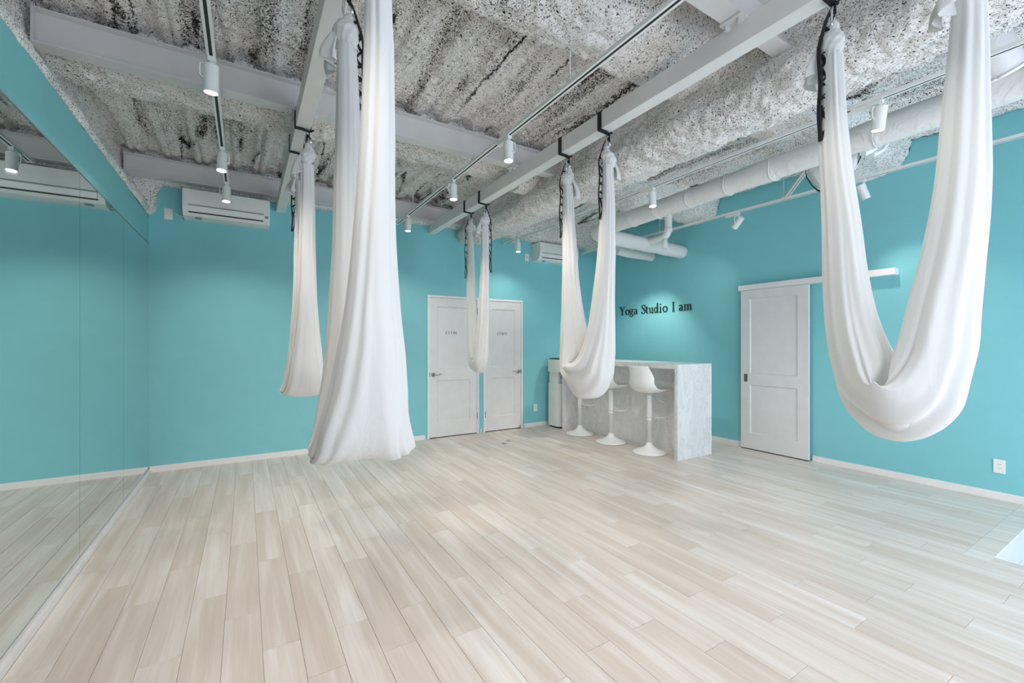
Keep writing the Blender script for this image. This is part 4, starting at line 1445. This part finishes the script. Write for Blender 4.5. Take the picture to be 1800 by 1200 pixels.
# ------------------------------------------------------------------ bar stools
def make_stool(loc, rz, label):
    t = thing('bar_stool', label, 'stool', loc, rz, 'white swivel bar stools')
    B().lathe([(0.205, 0.0), (0.208, 0.004), (0.205, 0.010), (0.18, 0.022), (0.13, 0.040), (0.085, 0.060), (0.052, 0.085), (0.038, 0.110), (0.034, 0.130)], 48).build('base', 'plastic', t)
    B().lathe([(0.207, 0.0002), (0.2095, 0.0012), (0.2095, 0.0045), (0.2065, 0.006)], 48).build('base_ring', 'grey_plastic', t)
    B().lathe([(0.030, 0.125), (0.030, 0.395), (0.033, 0.397), (0.033, 0.425), (0.030, 0.427), (0.030, 0.44)], 24).build('lower_sleeve', 'plastic', t)
    B().lathe([(0.034, 0.435), (0.036, 0.44), (0.036, 0.455), (0.033, 0.46), (0.032, 0.70), (0.040, 0.72), (0.055, 0.728)], 24).build('column', 'plastic', t)
    fr = [(0.03, -0.02, 0.44), (0.06, -0.07, 0.438), (0.11, -0.115, 0.436), (0.18, -0.125, 0.436), (0.225, -0.09, 0.436), (0.24, 0.0, 0.436), (0.225, 0.09, 0.436), (0.18, 0.125, 0.436), (0.11, 0.115, 0.436), (0.06, 0.07, 0.438), (0.03, 0.02, 0.44)]
    B().tube(fr, 0.010, 10).build('footrest', 'plastic', t)
    B().tube([(0.0, -0.03, 0.715), (0.02, -0.10, 0.69), (0.05, -0.17, 0.645), (0.06, -0.185, 0.635)], [0.005, 0.005, 0.005, 0.008], 8).build('height_lever', 'silver', t)
    # bucket shell
    nu, nv = 40, 33
    prof = np.array([(0.215, 0.775), (0.205, 0.785), (0.12, 0.772), (0.0, 0.752), (-0.10, 0.752), (-0.165, 0.775), (-0.200, 0.83), (-0.218, 0.92), (-0.232, 1.02), (-0.238, 1.085)])
    sp = np.linspace(0, len(prof) - 1, nu)
    pr = np.stack([np.interp(sp, range(len(prof)), prof[:, 0]), np.interp(sp, range(len(prof)), prof[:, 1])], -1)
    for _ in range(4):
        pr[1:-1] = 0.25 * pr[:-2] + 0.5 * pr[1:-1] + 0.25 * pr[2:]
    hw = np.interp(sp, [0, 1, 3, 5, 7, 9], [0.165, 0.19, 0.205, 0.205, 0.185, 0.145])
    lift = np.interp(sp, [0, 1, 3, 5, 6, 9], [0.0, 0.008, 0.035, 0.075, 0.04, 0.0])
    fwd = np.interp(sp, [0, 3, 5, 7, 9], [0.0, 0.0, 0.03, 0.085, 0.035])
    V = []
    for i in range(nu):
        for j in range(nv):
            u = j / (nv - 1) * 2 - 1
            V.append((pr[i, 0] + fwd[i] * abs(u) ** 2.6, hw[i] * u * (1 - 0.03 * u * u), pr[i, 1] + lift[i] * abs(u) ** 2.6))
    so = link('seat', grid_mesh('seat', np.array(V), nu, nv), 'plastic', t)
    sol = so.modifiers.new('thickness', 'SOLIDIFY')
    sol.thickness = 0.022
    sol.offset = 0
    B().lathe([(0.055, 0.7285), (0.085, 0.733), (0.085, 0.739)], 24).build('seat_plate', 'steel', t)
    return t


make_stool((4.295, 3.70, 0), 0.02, 'white bar stool nearest the viewer, at the marble end of the counter')
make_stool((4.295, 4.37, 0), 0.0, 'middle white bar stool, half hidden by the hammock at the counter')
make_stool((4.295, 5.02, 0), -0.03, 'farthest white bar stool, its seat behind the hammock')

# ------------------------------------------------------------------ water dispenser
wd = thing('water_dispenser', 'slim white water dispenser in the corner left of the counter', 'dispenser', (4.40, 5.62, 0))


def rounded(x0, x1, y0, y1, z0, z1, r, seg=6):
    """box whose two front vertical edges (low y) are rounded"""
    poly = [(x1, y1), (x0, y1)]
    for k in range(seg + 1):
        a = PI + (PI / 2) * k / seg
        poly.append((x0 + r + r * math.cos(a), y0 + r + r * math.sin(a)))
    for k in range(seg + 1):
        a = 1.5 * PI + (PI / 2) * k / seg
        poly.append((x1 - r + r * math.cos(a), y0 + r + r * math.sin(a)))
    return B().prism(poly, 'z', z0, z1)


rounded(-0.14, 0.14, -0.14, 0.15, 0.025, 0.72, 0.10).build('lower_cabinet', 'plastic', wd)
rounded(-0.12, 0.12, -0.07, 0.15, 0.721, 0.90, 0.05).build('dispensing_bay', 'plastic', wd)
rounded(-0.145, 0.145, -0.145, 0.15, 0.901, 1.105, 0.10).build('upper_body', 'plastic', wd)
rounded(-0.13, 0.13, -0.12, 0.14, 1.106, 1.122, 0.08).build('top_cover', 'dark', wd)
rounded(-0.125, 0.125, -0.13, 0.13, 0.0, 0.0245, 0.09).build('plinth', 'dark', wd)
B().box(-0.06, -0.035, -0.098, -0.071, 0.80, 0.895, 0.005).build('tap', 'grey_plastic', wd)
B().box(0.035, 0.06, -0.098, -0.071, 0.80, 0.895, 0.005).build('tap', 'grey_plastic', wd)
B().box(-0.09, 0.09, -0.128, -0.072, 0.7205, 0.729, 0.002).build('drip_tray', 'grey_plastic', wd)

# ------------------------------------------------------------------ small floor fittings before the doors
for k, (x, y) in enumerate(((2.99, 5.06), (3.12, 5.17))):
    b = B().lathe([(0.034, 0.0002), (0.034, 0.004), (0.029, 0.006), (0.024, 0.0035), (0.0, 0.0035)], 28, cap=False)
    o = b.build('floor_door_stop', 'chrome')
    o.location = (x, y, 0)
    tag(o, 'nearer of two small round metal floor catches before the doors' if k == 0 else 'farther of two small round metal floor catches before the doors', 'door stop', 'floor door catches')
